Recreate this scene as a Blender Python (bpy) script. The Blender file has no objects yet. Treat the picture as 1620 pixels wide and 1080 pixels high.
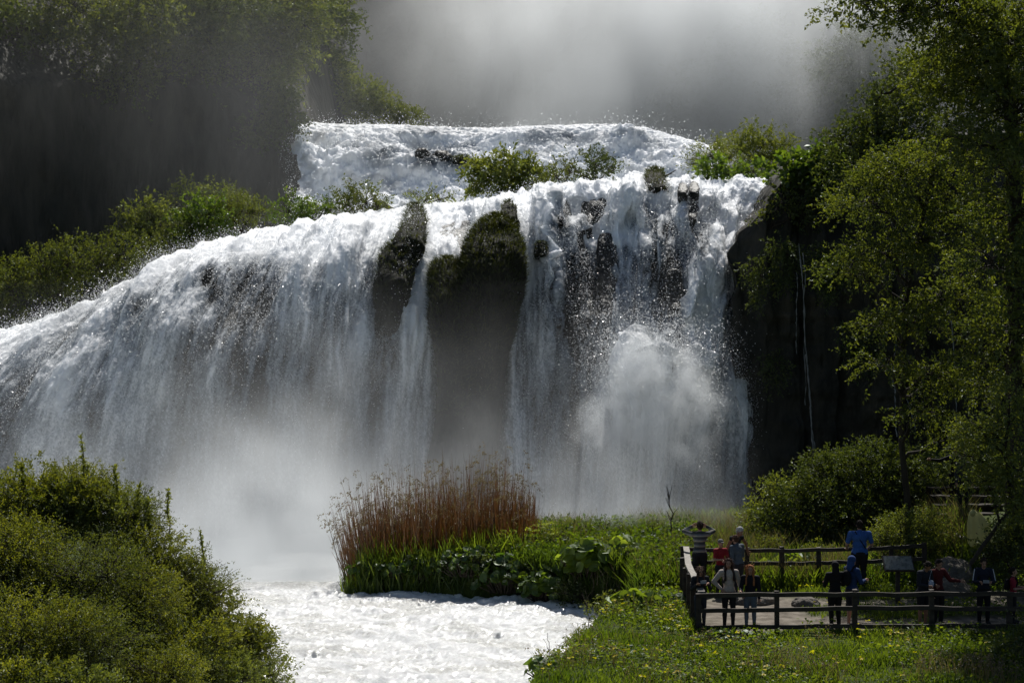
import bpy, bmesh, math, random
import numpy as np
from mathutils import Vector, Matrix

SC = bpy.context.scene
COL = SC.collection
F, HZ, CAMZ = 2700.0, 467.0, 8.0          # focal length in photo pixels, horizon row, eye height (m)
rng = np.random.default_rng(7)

def at(px, py, Y):
    return np.array([(px - 810.0) / F * Y, Y, CAMZ + (HZ - py) / F * Y])

def zground(py, z=0.0):                     # distance at which height z shows in row py
    return F * (CAMZ - z) / (py - HZ)

# ---------------------------------------------------------------- noise
_R = np.random.default_rng(11).random((64, 64, 64)).astype(np.float32)
def vnoise(x, y, z, s=0):
    x = np.asarray(x, np.float32) + s * 17.31; y = np.asarray(y, np.float32) + s * 5.77; z = np.asarray(z, np.float32) + s * 9.13
    xi = np.floor(x).astype(np.int32); yi = np.floor(y).astype(np.int32); zi = np.floor(z).astype(np.int32)
    fx = x - xi; fy = y - yi; fz = z - zi
    fx = fx*fx*(3-2*fx); fy = fy*fy*(3-2*fy); fz = fz*fz*(3-2*fz)
    a = xi & 63; b = yi & 63; c = zi & 63; a1 = (a+1) & 63; b1 = (b+1) & 63; c1 = (c+1) & 63
    x00 = _R[a,b,c]*(1-fx)+_R[a1,b,c]*fx; x10 = _R[a,b1,c]*(1-fx)+_R[a1,b1,c]*fx
    x01 = _R[a,b,c1]*(1-fx)+_R[a1,b,c1]*fx; x11 = _R[a,b1,c1]*(1-fx)+_R[a1,b1,c1]*fx
    return (x00*(1-fy)+x10*fy)*(1-fz) + (x01*(1-fy)+x11*fy)*fz
def fbm(x, y, z, o=4, s=0, g=.5):
    r = 0; a = 1; t = 0
    for i in range(o):
        k = 2.03**i
        r = r + a*vnoise(np.asarray(x)*k, np.asarray(y)*k, np.asarray(z)*k, s+i); t += a; a *= g
    return r/t
def sst(a, b, x):
    t = np.clip((x-a)/(b-a), 0, 1); return t*t*(3-2*t)

# ---------------------------------------------------------------- meshes
def mesh_np(name, V, Fc, mats, attrs=None, smooth=True, midx=None, uv=None):
    V = np.asarray(V, np.float32); Fc = np.asarray(Fc, np.int32)
    me = bpy.data.meshes.new(name); k = Fc.shape[1]; n = len(Fc)
    me.vertices.add(len(V)); me.vertices.foreach_set('co', V.ravel())
    me.loops.add(n*k); me.loops.foreach_set('vertex_index', Fc.ravel())
    me.polygons.add(n); me.polygons.foreach_set('loop_start', np.arange(0, n*k, k, dtype=np.int32))
    me.polygons.foreach_set('use_smooth', np.full(n, smooth, bool))
    for m in (mats if isinstance(mats, (list, tuple)) else [mats]): me.materials.append(m)
    if midx is not None: me.polygons.foreach_set('material_index', np.asarray(midx, np.int32))
    for an, arr in (attrs or {}).items():
        a = me.attributes.new(an, 'FLOAT', 'POINT'); a.data.foreach_set('value', np.asarray(arr, np.float32).ravel())
    me.update(calc_edges=True)
    return me
def link(me, name, parent=None, loc=(0,0,0)):
    o = bpy.data.objects.new(name, me); COL.objects.link(o); o.location = [float(v) for v in loc]
    if parent is not None: o.parent = parent
    return o
def tag(o, label=None, cat=None, group=None, kind=None):
    if label: o['label'] = label
    if cat: o['category'] = cat
    if group: o['group'] = group
    if kind: o['kind'] = kind
    return o
def thing(name, label, cat, loc=(0,0,0), rz=0, group=None):
    o = bpy.data.objects.new(name, None); COL.objects.link(o); o.empty_display_size = .2
    o.location = [float(v) for v in loc]; o.rotation_euler = (0, 0, rz)
    return tag(o, label, cat, group)
def grid_faces(nu, nv):
    i = np.arange(nu*nv, dtype=np.int32).reshape(nu, nv)
    return np.stack([i[:-1,:-1], i[1:,:-1], i[1:,1:], i[:-1,1:]], -1).reshape(-1, 4)
class Geo:                                   # collects quads
    def __init__(s): s.V=[]; s.F=[]; s.n=0
    def add(s, V, Fc):
        V=np.asarray(V,float); s.V.append(V); s.F.append(np.asarray(Fc,int)+s.n); s.n+=len(V)
    def mesh(s, name, mat, smooth=True): return mesh_np(name, np.concatenate(s.V), np.concatenate(s.F), mat, smooth=smooth)
def tube(g, pts, rad, seg=6):
    pts = np.asarray(pts, float); n = len(pts); rad = np.broadcast_to(rad, (n,))
    T = np.gradient(pts, axis=0); T /= np.linalg.norm(T, axis=1, keepdims=True)+1e-9
    ref = np.array([0.31,0.17,0.93]); 
    A = np.cross(T, ref); A /= np.linalg.norm(A, axis=1, keepdims=True)+1e-9; B = np.cross(T, A)
    th = np.linspace(0, 2*math.pi, seg, endpoint=False)
    V = pts[:,None,:] + rad[:,None,None]*(np.cos(th)[None,:,None]*A[:,None,:] + np.sin(th)[None,:,None]*B[:,None,:])
    Fc=[]
    for i in range(n-1):
        for j in range(seg):
            k=(j+1)%seg; Fc.append((i*seg+j, i*seg+k, (i+1)*seg+k, (i+1)*seg+j))
    g.add(V.reshape(-1,3), Fc)
    if seg==4: pass
    for e in (0, n-1):                        # end caps
        b=e*seg; 
        for j in range(1, seg-1, 2):
            q=(b, b+j, b+j+1, b+min(j+2,seg-1))
            if len(set(q))==4: g.add(V.reshape(-1,3)[list(q)], [(0,1,2,3)])
def box(g, c, size, rot=None, jit=0):
    sx,sy,sz=[v/2 for v in size]
    V=np.array([(x,y,z) for x in(-sx,sx) for y in(-sy,sy) for z in(-sz,sz)],float)
    if jit: V+=rng.normal(0,jit,V.shape)
    if rot is not None: V=V@np.asarray(rot).T
    g.add(V+np.asarray(c), [(0,1,3,2),(4,6,7,5),(0,4,5,1),(2,3,7,6),(0,2,6,4),(1,5,7,3)])

# ---------------------------------------------------------------- materials
def new_mat(name):
    m = bpy.data.materials.new(name); m.use_nodes = True
    nt = m.node_tree; nt.nodes.clear()
    out = nt.nodes.new('ShaderNodeOutputMaterial')
    return m, nt, out
def N(nt, t, **kw):
    n = nt.nodes.new(t)
    for k, v in kw.items():
        if k.startswith('i_'): n.inputs[k[2:].replace('_',' ')].default_value = v
        else: setattr(n, k, v)
    return n
def ramp(nt, fac, stops):
    r = nt.nodes.new('ShaderNodeValToRGB'); e = r.color_ramp.elements
    while len(e) < len(stops): e.new(.5)
    for i,(p,c) in enumerate(stops): e[i].position=p; e[i].color=(*c,1) if len(c)==3 else c
    nt.links.new(fac, r.inputs[0]); return r.outputs[0]
def leaf_mat(name, dark, light, trans=.55, gloss=.05, rough=.5, yellow=1.3):
    m, nt, out = new_mat(name); L = nt.links.new
    a = N(nt,'ShaderNodeAttribute',attribute_name='rnd')
    c = ramp(nt, a.outputs['Fac'], [(0,dark),(.55,tuple((np.array(dark)+np.array(light))/2)),(1,light)])
    d = N(nt,'ShaderNodeBsdfDiffuse'); L(c,d.inputs[0])
    t = N(nt,'ShaderNodeBsdfTranslucent')
    mx = N(nt,'ShaderNodeMix',data_type='RGBA',blend_type='MULTIPLY'); mx.inputs[0].default_value=1
    L(c,mx.inputs[6]); mx.inputs[7].default_value=(1.75*yellow,2.0,.7,1); L(mx.outputs[2],t.inputs[0])
    s1 = N(nt,'ShaderNodeMixShader'); s1.inputs[0].default_value=trans; L(d.outputs[0],s1.inputs[1]); L(t.outputs[0],s1.inputs[2])
    g = N(nt,'ShaderNodeBsdfGlossy'); g.inputs['Roughness'].default_value=rough; g.inputs[0].default_value=(.8,.85,.8,1)
    s2 = N(nt,'ShaderNodeMixShader'); s2.inputs[0].default_value=gloss; L(s1.outputs[0],s2.inputs[1]); L(g.outputs[0],s2.inputs[2])
    L(s2.outputs[0],out.inputs[0]); return m
def noise_mat(name, c1, c2, scale=6, rough=.8, bump=.3, detail=6, dist=.02, coord='Object', sc=(1,1,1), spec=.3, bscale=None):
    m, nt, out = new_mat(name); L = nt.links.new
    tc = N(nt,'ShaderNodeTexCoord'); mp = N(nt,'ShaderNodeMapping'); mp.inputs['Scale'].default_value=sc
    L(tc.outputs[coord],mp.inputs[0])
    n = N(nt,'ShaderNodeTexNoise',i_Scale=scale,i_Detail=detail,i_Roughness=.65); L(mp.outputs[0],n.inputs['Vector'])
    c = ramp(nt, n.outputs[0], [(.3,c1),(.7,c2)])
    p = N(nt,'ShaderNodeBsdfPrincipled',i_Roughness=rough); p.inputs['Specular IOR Level'].default_value=spec; L(c,p.inputs['Base Color'])
    if bump:
        n2 = N(nt,'ShaderNodeTexNoise',i_Scale=bscale or scale*3,i_Detail=5); L(mp.outputs[0],n2.inputs['Vector'])
        b = N(nt,'ShaderNodeBump',i_Strength=bump,i_Distance=dist); L(n2.outputs[0],b.inputs['Height']); L(b.outputs[0],p.inputs['Normal'])
    L(p.outputs[0],out.inputs[0]); return m
def foam_mat(name, base=(.93,.945,.96), trans=.3, gloss=.1, rough=.3, bscale=9, bump=.3, dist=.05, sss=0.0):
    m, nt, out = new_mat(name); L = nt.links.new
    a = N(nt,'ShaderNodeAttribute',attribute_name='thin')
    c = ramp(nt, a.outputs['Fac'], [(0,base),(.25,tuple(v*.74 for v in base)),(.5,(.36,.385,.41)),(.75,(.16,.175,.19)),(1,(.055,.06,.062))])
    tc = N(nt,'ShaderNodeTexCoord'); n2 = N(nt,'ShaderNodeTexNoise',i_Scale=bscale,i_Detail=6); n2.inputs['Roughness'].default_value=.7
    L(tc.outputs['Object'],n2.inputs['Vector'])
    b = N(nt,'ShaderNodeBump',i_Strength=bump,i_Distance=dist); L(n2.outputs[0],b.inputs['Height'])
    if sss:
        p = N(nt,'ShaderNodeBsdfPrincipled',i_Roughness=.65); p.subsurface_method='BURLEY'; p.inputs['Subsurface Weight'].default_value=.8
        p.inputs['Subsurface Radius'].default_value=(1,1,1); p.inputs['Subsurface Scale'].default_value=sss; p.inputs['Specular IOR Level'].default_value=.15
        L(c,p.inputs['Base Color']); L(b.outputs[0],p.inputs['Normal']); L(p.outputs[0],out.inputs[0]); return m
    d = N(nt,'ShaderNodeBsdfDiffuse'); L(c,d.inputs[0]); t = N(nt,'ShaderNodeBsdfTranslucent'); L(c,t.inputs[0])
    s1 = N(nt,'ShaderNodeMixShader'); s1.inputs[0].default_value=trans; L(d.outputs[0],s1.inputs[1]); L(t.outputs[0],s1.inputs[2])
    g = N(nt,'ShaderNodeBsdfGlossy'); g.inputs['Roughness'].default_value=rough
    if bump:
        for sh in (d,t,g): L(b.outputs[0],sh.inputs['Normal'])
    s2 = N(nt,'ShaderNodeMixShader'); s2.inputs[0].default_value=gloss; L(s1.outputs[0],s2.inputs[1]); L(g.outputs[0],s2.inputs[2])
    L(s2.outputs[0],out.inputs[0]); return m
def plain(name, c, rough=.75, var=.25, scale=18, trans=0, spec=.3):
    c=np.array(c,float)
    return noise_mat(name, tuple(c*(1-var)), tuple(np.minimum(c*(1+var),1)), scale=scale, rough=rough, bump=.25, dist=.01, spec=spec)

M = {}
M['foam'] = foam_mat('falling_water_foam', sss=.28, bscale=20, bump=.35, dist=.04)
M['spray'] = foam_mat('spray_droplets', base=(.9,.92,.94), trans=.5, gloss=.15, bump=0)
M['rock_wet'] = noise_mat('wet_dark_rock', (.010,.011,.009), (.04,.038,.031), scale=.9, rough=.55, bump=.9, dist=.15, sc=(1,1,.35), bscale=3)
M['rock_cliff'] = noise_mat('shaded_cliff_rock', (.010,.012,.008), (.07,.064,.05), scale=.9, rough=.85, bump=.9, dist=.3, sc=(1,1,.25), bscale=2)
M['moss'] = noise_mat('moss_on_rock', (.004,.005,.003), (.028,.027,.014), scale=2.6, rough=.9, bump=1.0, dist=.12, sc=(1,1,.22))
M['hill'] = noise_mat('wooded_hillside', (.006,.010,.005), (.022,.032,.012), scale=.25, rough=.95, bump=.8, dist=.6)
M['bark'] = noise_mat('bark', (.018,.014,.011), (.06,.05,.04), scale=5, rough=.9, bump=.8, dist=.03, sc=(1,1,.25))
M['twig'] = noise_mat('twig_bark', (.03,.024,.018), (.08,.065,.05), scale=9, rough=.9, bump=.3)
M['wood'] = noise_mat('weathered_dark_timber', (.022,.017,.013), (.075,.06,.048), scale=7, rough=.75, bump=.6, dist=.01, sc=(.4,.4,1), spec=.35)
M['wood_sunlit'] = noise_mat('sunlit_rail_timber', (.16,.145,.12), (.34,.31,.27), scale=9, rough=.7, bump=.5, dist=.01)  # paler copy of the timber with sunlight put into its colour
M['leaf_near'] = leaf_mat('shrub_leaf', (0.04, 0.065, 0.009), (0.175, 0.195, 0.028))
M['leaf_tree'] = leaf_mat('tree_leaf', (0.026, 0.048, 0.009), (0.13, 0.16, 0.03), trans=.5)
M['leaf_dark'] = leaf_mat('dark_tree_leaf', (0.022, 0.04, 0.009), (0.09, 0.12, 0.026), trans=.4)
M['leaf_ridge'] = leaf_mat('ridge_leaf', (0.03, 0.05, 0.01), (0.11, 0.135, 0.026))
M['leaf_big'] = leaf_mat('broad_leaf', (0.03, 0.07, 0.01), (0.11, 0.17, 0.022), trans=.55, gloss=.06, rough=.45)
M['leaf_pale'] = leaf_mat('pale_leaf', (0.055, 0.085, 0.018), (0.17, 0.205, 0.045), trans=.45)
M['grass'] = leaf_mat('grass_blade', (0.04, 0.078, 0.01), (0.13, 0.185, 0.024), trans=.55, gloss=.03)
M['drygrass'] = leaf_mat('dry_stalk', (.07,.05,.03), (.22,.17,.11), trans=.3, gloss=.05, yellow=1)
M['reed'] = leaf_mat('dry_reed', (.05,.020,.011), (.13,.052,.026), trans=.3, gloss=.06, yellow=1.1)
M['plume'] = leaf_mat('reed_plume', (.09,.06,.05), (.22,.16,.13), trans=.35, gloss=.05, yellow=1)
M['flower'] = leaf_mat('yellow_petal', (.40,.30,.01), (.65,.5,.03), trans=.35, gloss=.03, yellow=.9)
M['leaf_bright'] = leaf_mat('sunny_broad_leaf', (.07,.12,.016), (.17,.24,.04), trans=.55, gloss=.05, rough=.5)
M['umbel'] = leaf_mat('umbel_flower', (.22,.25,.02), (.42,.42,.05), trans=.4, gloss=.03, yellow=1)

# ---------------------------------------------------------------- world, sun, camera
SUN_EL, SUN_AZ = 51.0, 9.0
w = bpy.data.worlds.new('World'); SC.world = w; w.use_nodes = True
nt = w.node_tree; bg = nt.nodes['Background']
sky = nt.nodes.new('ShaderNodeTexSky'); sky.sky_type='NISHITA'; sky.sun_disc=False
sky.sun_elevation=math.radians(SUN_EL); sky.sun_rotation=math.radians(SUN_AZ)
nt.links.new(sky.outputs[0], bg.inputs[0]); bg.inputs[1].default_value=.05
sl = bpy.data.lights.new('sun','SUN'); sl.energy=5.0; sl.angle=math.radians(.5); sl.color=(1,.968,.915)
so = bpy.data.objects.new('sun', sl); COL.objects.link(so)
e,a = math.radians(SUN_EL), math.radians(SUN_AZ)
SUND = Vector((math.sin(a)*math.cos(e), math.cos(a)*math.cos(e), math.sin(e)))
so.rotation_euler = SUND.to_track_quat('Z','Y').to_euler(); so.location=(30,80,80)
cam = bpy.data.cameras.new('camera'); co = bpy.data.objects.new('camera', cam); COL.objects.link(co)
co.location=(0,0,CAMZ); co.rotation_euler=(math.pi/2,0,0); cam.sensor_width=36; cam.lens=60; cam.shift_y=-73/1620.0
cam.clip_start=.5; cam.clip_end=3000; SC.camera=co
SC.view_settings.view_transform='Standard'; SC.view_settings.look='None'; SC.view_settings.exposure=0
SC.cycles.use_denoising=True; SC.cycles.max_bounces=6; SC.cycles.diffuse_bounces=5; SC.cycles.transparent_max_bounces=6
SC.cycles.transmission_bounces=3; SC.cycles.volume_bounces=2; SC.cycles.caustics_reflective=False; SC.cycles.caustics_refractive=False
SC.cycles.sample_clamp_indirect=4

# ---------------------------------------------------------------- terrain height
def ymask(x, y):
    """1 on the right bank and the reed spit, 0 in the water"""
    edge = np.interp(y, [0,20,36.5,40.8,44.3,47.2,49,57,62,72], [-4,-2.6,.3,1.6,2.7,3.3,3.2,3.1,7,11])
    wob = (fbm(x*.9,y*.9,0*x,3,3)-.5)*.9
    m1 = sst(-.35,.35, x-edge+wob)
    yf = np.interp(x, [-5.2,-4.6,-.9,1.6,2.6], [52.0,50.9,50.1,48.8,48.2])
    m2 = sst(-.3,.3, y-yf+wob*.6)*sst(-.3,.3,56.5-y)*sst(-5.0,-4.5, x+wob*.4)*sst(5.5,4.5,x)
    return np.maximum(m1, m2)
def height(x, y):
    m = ymask(x,y)
    up = .05 + .25*(fbm(x*.35,y*.35,0*x,3,5)-.5) + 1.5*sst(10.4,14,x)*sst(44.5,51,y) + .6*sst(8,20,x)*sst(52,62,y)
    dirt = dirtmask(x,y); up = up*(1-.8*dirt)+.0*dirt
    up = up - .5*sst(1.5,-3,x)
    hb = -2.4*(1-m) + up*m
    xs = x + np.maximum(0, y-38)*.27
    ml = np.interp(xs, [-60,-14,-10.8,-8.8,-7.1,-6.1,-5.6,-4.9,-4.3], [6,3.3,2.4,1.8,.5,-.1,-.6,-1.5,-2.6])
    ml = np.where(ml>-1, (ml+1)*np.interp(y,[20,26,31,36,41],[.02,.12,.55,1,1])-1, ml)
    ml = ml*(1-sst(45,52,y)) - 2.4*sst(45,52,y) + (fbm(x*.5,y*.5,0*x,3,9)-.5)*.6
    hh = np.where(x < -2.0, np.maximum(ml, hb), hb)
    far = sst(62,90,y)
    return hh*(1-far) + far*np.where(np.abs(x)>14, 1.0, -2.4)
def dirtmask(x, y):
    n = (fbm(x*.8,y*.8,0*x,4,21)-.5)
    a = sst(4.3,4.9,x+n*.8)*sst(15.5,13,x)*sst(40.0,40.7,y+n*1.2)*sst(46.3,44.6,y+n*2.2)
    patch = sst(.44,.36, fbm(x*.55,y*.75,0*x,3,31))*sst(6.2,7.5,x)
    return a*(1-.8*patch)
gx = np.concatenate([[-400,-200,-100,-60,-35], np.arange(-24,24,.16), [27,35,60,100,200,400]])
gy = np.concatenate([[-300,-100,-40,-10,5,15], np.arange(22,66,.16), [70,76,85,100,150,300,600]])
GX, GY = np.meshgrid(gx, gy, indexing='ij')
GZ = height(GX, GY) + .05*(fbm(GX*2.2,GY*2.2,0*GX,3,2)-.5)
mg, nt, out = new_mat('earth_and_turf'); L=nt.links.new
at_ = N(nt,'ShaderNodeAttribute',attribute_name='dirt'); tc=N(nt,'ShaderNodeTexCoord')
n1=N(nt,'ShaderNodeTexNoise',i_Scale=3.0,i_Detail=8); L(tc.outputs['Object'],n1.inputs['Vector'])
cg=ramp(nt,n1.outputs[0],[(.3,(.022,.036,.008)),(.7,(.065,.085,.018))]); cd=ramp(nt,n1.outputs[0],[(.3,(.09,.075,.058)),(.7,(.25,.22,.18))])
mx=N(nt,'ShaderNodeMix',data_type='RGBA'); L(at_.outputs['Fac'],mx.inputs[0]); L(cg,mx.inputs[6]); L(cd,mx.inputs[7])
pr=N(nt,'ShaderNodeBsdfPrincipled',i_Roughness=.95); pr.inputs['Specular IOR Level'].default_value=.15; L(mx.outputs[2],pr.inputs['Base Color'])
n2=N(nt,'ShaderNodeTexNoise',i_Scale=14.0,i_Detail=6); L(tc.outputs['Object'],n2.inputs['Vector'])
bp=N(nt,'ShaderNodeBump',i_Strength=.7,i_Distance=.05); L(n2.outputs[0],bp.inputs['Height']); L(bp.outputs[0],pr.inputs['Normal']); L(pr.outputs[0],out.inputs[0])
me = mesh_np('ground', np.stack([GX,GY,GZ],-1).reshape(-1,3), grid_faces(len(gx),len(gy)), mg, {'dirt':dirtmask(GX,GY)})
tag(link(me,'ground'), 'grassy river bank with a trodden dirt viewing area', kind='structure')
def hz_(x, y): return height(np.asarray(x,float), np.asarray(y,float))

# ---------------------------------------------------------------- river
def river():
    xs = np.arange(-12, 6.5, .045); ys = np.arange(24, 52.6, .07)
    X, Y = np.meshgrid(xs, ys, indexing='ij'); Z0=0*X
    big = fbm(X*.45, Y*.55, Z0, 3, 41)-.5
    mid = fbm(X*1.6+big*2, Y*2.4, Z0, 3, 42)-.5
    rid = 1-np.abs(2*fbm(X*3.2, Y*5.2, Z0, 3, 43)-1)
    crest = sst(50.6, 52.2, Y)
    Z = -.84 + .50*big + .36*mid + .20*(rid-.8) + .06*(fbm(X*7,Y*9,Z0,3,49)-.5) + .02*(51-Y)*0
    Z = Z*(1-crest*.8) + crest*(-.72+.10*(fbm(X*.5,Y*.4,Z0,2,44)-.5))*.8
    thin = sst(.53,.36, fbm(X*.7,Y*1.4,Z0,4,45))*.8*(.45+.55*crest) + crest*.55*sst(.35,.6,fbm(X*.9,Y*.9,Z0,3,46))
    thin = np.clip(thin,0,1)
    Z = np.where(Y>52.2, Z-(Y-52.2)*1.6, Z)
    m, nt, out = new_mat('white_river_water'); L=nt.links.new
    a=N(nt,'ShaderNodeAttribute',attribute_name='thin'); tc=N(nt,'ShaderNodeTexCoord')
    nz=N(nt,'ShaderNodeTexNoise',i_Scale=15.0,i_Detail=9); nz.inputs['Roughness'].default_value=.75
    mp=N(nt,'ShaderNodeMapping'); mp.inputs['Scale'].default_value=(.8,1.9,1); L(tc.outputs['Object'],mp.inputs[0]); L(mp.outputs[0],nz.inputs['Vector'])
    ad=N(nt,'ShaderNodeMath',operation='MULTIPLY_ADD'); L(nz.outputs[0],ad.inputs[0]); ad.inputs[1].default_value=-2.6; ad.inputs[2].default_value=1.27
    ad2=N(nt,'ShaderNodeMath',operation='ADD',use_clamp=True); L(ad.outputs[0],ad2.inputs[0]); L(a.outputs['Fac'],ad2.inputs[1])
    c=ramp(nt,ad2.outputs[0],[(0,(.97,.975,.97)),(.5,(.66,.655,.61)),(1,(.115,.11,.08))])
    p=N(nt,'ShaderNodeBsdfPrincipled',i_Roughness=.2); p.inputs['Specular IOR Level'].default_value=.6; L(c,p.inputs['Base Color'])
    b=N(nt,'ShaderNodeBump',i_Strength=.9,i_Distance=.05); L(nz.outputs[0],b.inputs['Height']); L(b.outputs[0],p.inputs['Normal'])
    L(p.outputs[0],out.inputs[0])
    me=mesh_np('river', np.stack([X,Y,Z],-1).reshape(-1,3), grid_faces(len(xs),len(ys)), m, {'thin':thin})
    tag(link(me,'river'), 'foaming white river rushing towards the viewer between green banks', kind='structure')
    xs=np.arange(-32,16,.4); ys=np.arange(52.0,78,.4); X,Y=np.meshgrid(xs,ys,indexing='ij')
    Z=-1.5+.3*(fbm(X*.8,Y*.8,0*X,3,48)-.5)
    me=mesh_np('plunge_pool', np.stack([X,Y,Z],-1).reshape(-1,3), grid_faces(len(xs),len(ys)), m, {'thin':.2+0*Z})
    tag(link(me,'plunge_pool'), 'churning pool at the foot of the falls hidden in mist', kind='structure')
river()

# ---------------------------------------------------------------- main waterfall
LIP = np.array([
(-150,700,76,-700,64),(-60,632,76.3,-560,64.2),(0,590,76.6,-450,64.5),(60,533,77,-350,65),(140,492,77.3,-230,65),(205,474,77.7,-130,65.5),(290,418,78.3,10,66),
(360,378,79,135,66.5),(440,362,79,275,67),(500,351,79,385,67.5),(560,343,79,482,68),(640,326,80,592,68.5),(700,325,80,664,69),
(760,318,80,745,69),(820,308,80,815,69),(880,296,79.5,880,69),(940,290,79,935,69),(1000,286,79,990,69),(1060,286,79,1042,69),
(1130,286,79,1098,69),(1200,281,79,1150,69.5),(1245,290,79,1190,70)], float)
def fall_base(u, t):
    """u = lip column in photo pixels, t = -.35 (upstream) .. 1 (pool)"""
    k = np.linspace(LIP[0,0], LIP[-1,0], 400); sm = np.ones(17)/17
    cols=[]
    for j in range(1,5):
        v=np.interp(k, LIP[:,0], LIP[:,j]); vp=np.pad(v,8,mode='edge'); cols.append(np.interp(u,k,np.convolve(vp,sm,'valid')))
    py,Yl,bpx,Yb = cols
    x0=(u-810)/F*Yl; z0=CAMZ+(HZ-py)/F*Yl; x1=(bpx-810)/F*Yb; z1=-1.7
    tc=np.clip(t,0,1); up=np.minimum(t,0)
    fw=1-(1-tc)**2.1; dr=tc**1.55
    X=x0+(x1-x0)*(.55*fw+.45*tc**1.1) + up*(-2.0)*sst(900,300,u)
    Y=Yl+(Yb-Yl)*fw - up*16
    Z=z0+(z1-z0)*dr - up*.9
    return X,Y,Z
def proj(X,Y,Z): return 810+F*X/Y, HZ-F*(Z-CAMZ)/Y
def gsum(px,py,lst):
    r=0*px
    for (cx,cy,sx,sy,a) in lst: r=np.maximum(r, a*np.exp(-((px-cx)/sx)**2-((py-cy)/sy)**2))
    return r
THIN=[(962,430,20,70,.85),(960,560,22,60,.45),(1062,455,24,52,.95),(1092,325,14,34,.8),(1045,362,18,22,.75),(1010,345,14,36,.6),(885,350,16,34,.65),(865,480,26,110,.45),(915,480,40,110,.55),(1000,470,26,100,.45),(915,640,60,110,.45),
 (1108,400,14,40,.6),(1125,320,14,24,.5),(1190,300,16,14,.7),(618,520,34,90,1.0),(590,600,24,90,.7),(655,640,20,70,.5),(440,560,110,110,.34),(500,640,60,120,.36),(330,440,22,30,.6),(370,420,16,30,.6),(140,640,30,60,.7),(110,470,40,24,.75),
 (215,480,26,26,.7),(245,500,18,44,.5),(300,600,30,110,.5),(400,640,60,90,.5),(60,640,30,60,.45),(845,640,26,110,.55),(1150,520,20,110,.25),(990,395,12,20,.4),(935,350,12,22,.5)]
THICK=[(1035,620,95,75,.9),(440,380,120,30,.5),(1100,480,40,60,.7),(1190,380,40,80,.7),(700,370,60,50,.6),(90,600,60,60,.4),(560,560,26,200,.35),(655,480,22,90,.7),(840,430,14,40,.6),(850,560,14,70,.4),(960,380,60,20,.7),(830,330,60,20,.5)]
def fall_surface(u, t, disp=True, back=0.0):
    X,Y,Z=fall_base(u,t)
    px,py=proj(X,Y,Z)
    b=2.6*np.exp(-((px-1035)/92)**2)*sst(515,600,py)*(1-.65*sst(600,800,py))     # water bursting off a buried boulder
    rt=sst(820,900,px)*sst(270,330,py)*(1-sst(560,700,py))
    ledge=(fbm(u*.022,t*7,0*u,3,61)-.45)*2.6*rt
    lump=(fbm(u*.012,t*3.0,0*u,2,62)-.5)*2.2*sst(-.05,.12,t)*(1-.5*sst(.5,1,t))
    off=b+ledge+lump-back
    X=X+0*off; Y=Y-off*.88; Z=Z+off*.35
    return X,Y,Z,px,py
FALL_GRID=[None]
BURST=[tuple(at(a,b,Y))+(r,) for a,b,Y,r in [(1030,572,65.3,1.15),(985,612,65.0,1.05),(1068,600,65.0,1.25),(1112,648,65.3,1.0),(940,668,65.4,.95),(1012,655,64.6,1.35),(1064,706,64.6,1.25),(965,720,65,1.1),(1110,740,65.2,1.1),(1010,548,65.8,.7)]]
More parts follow.
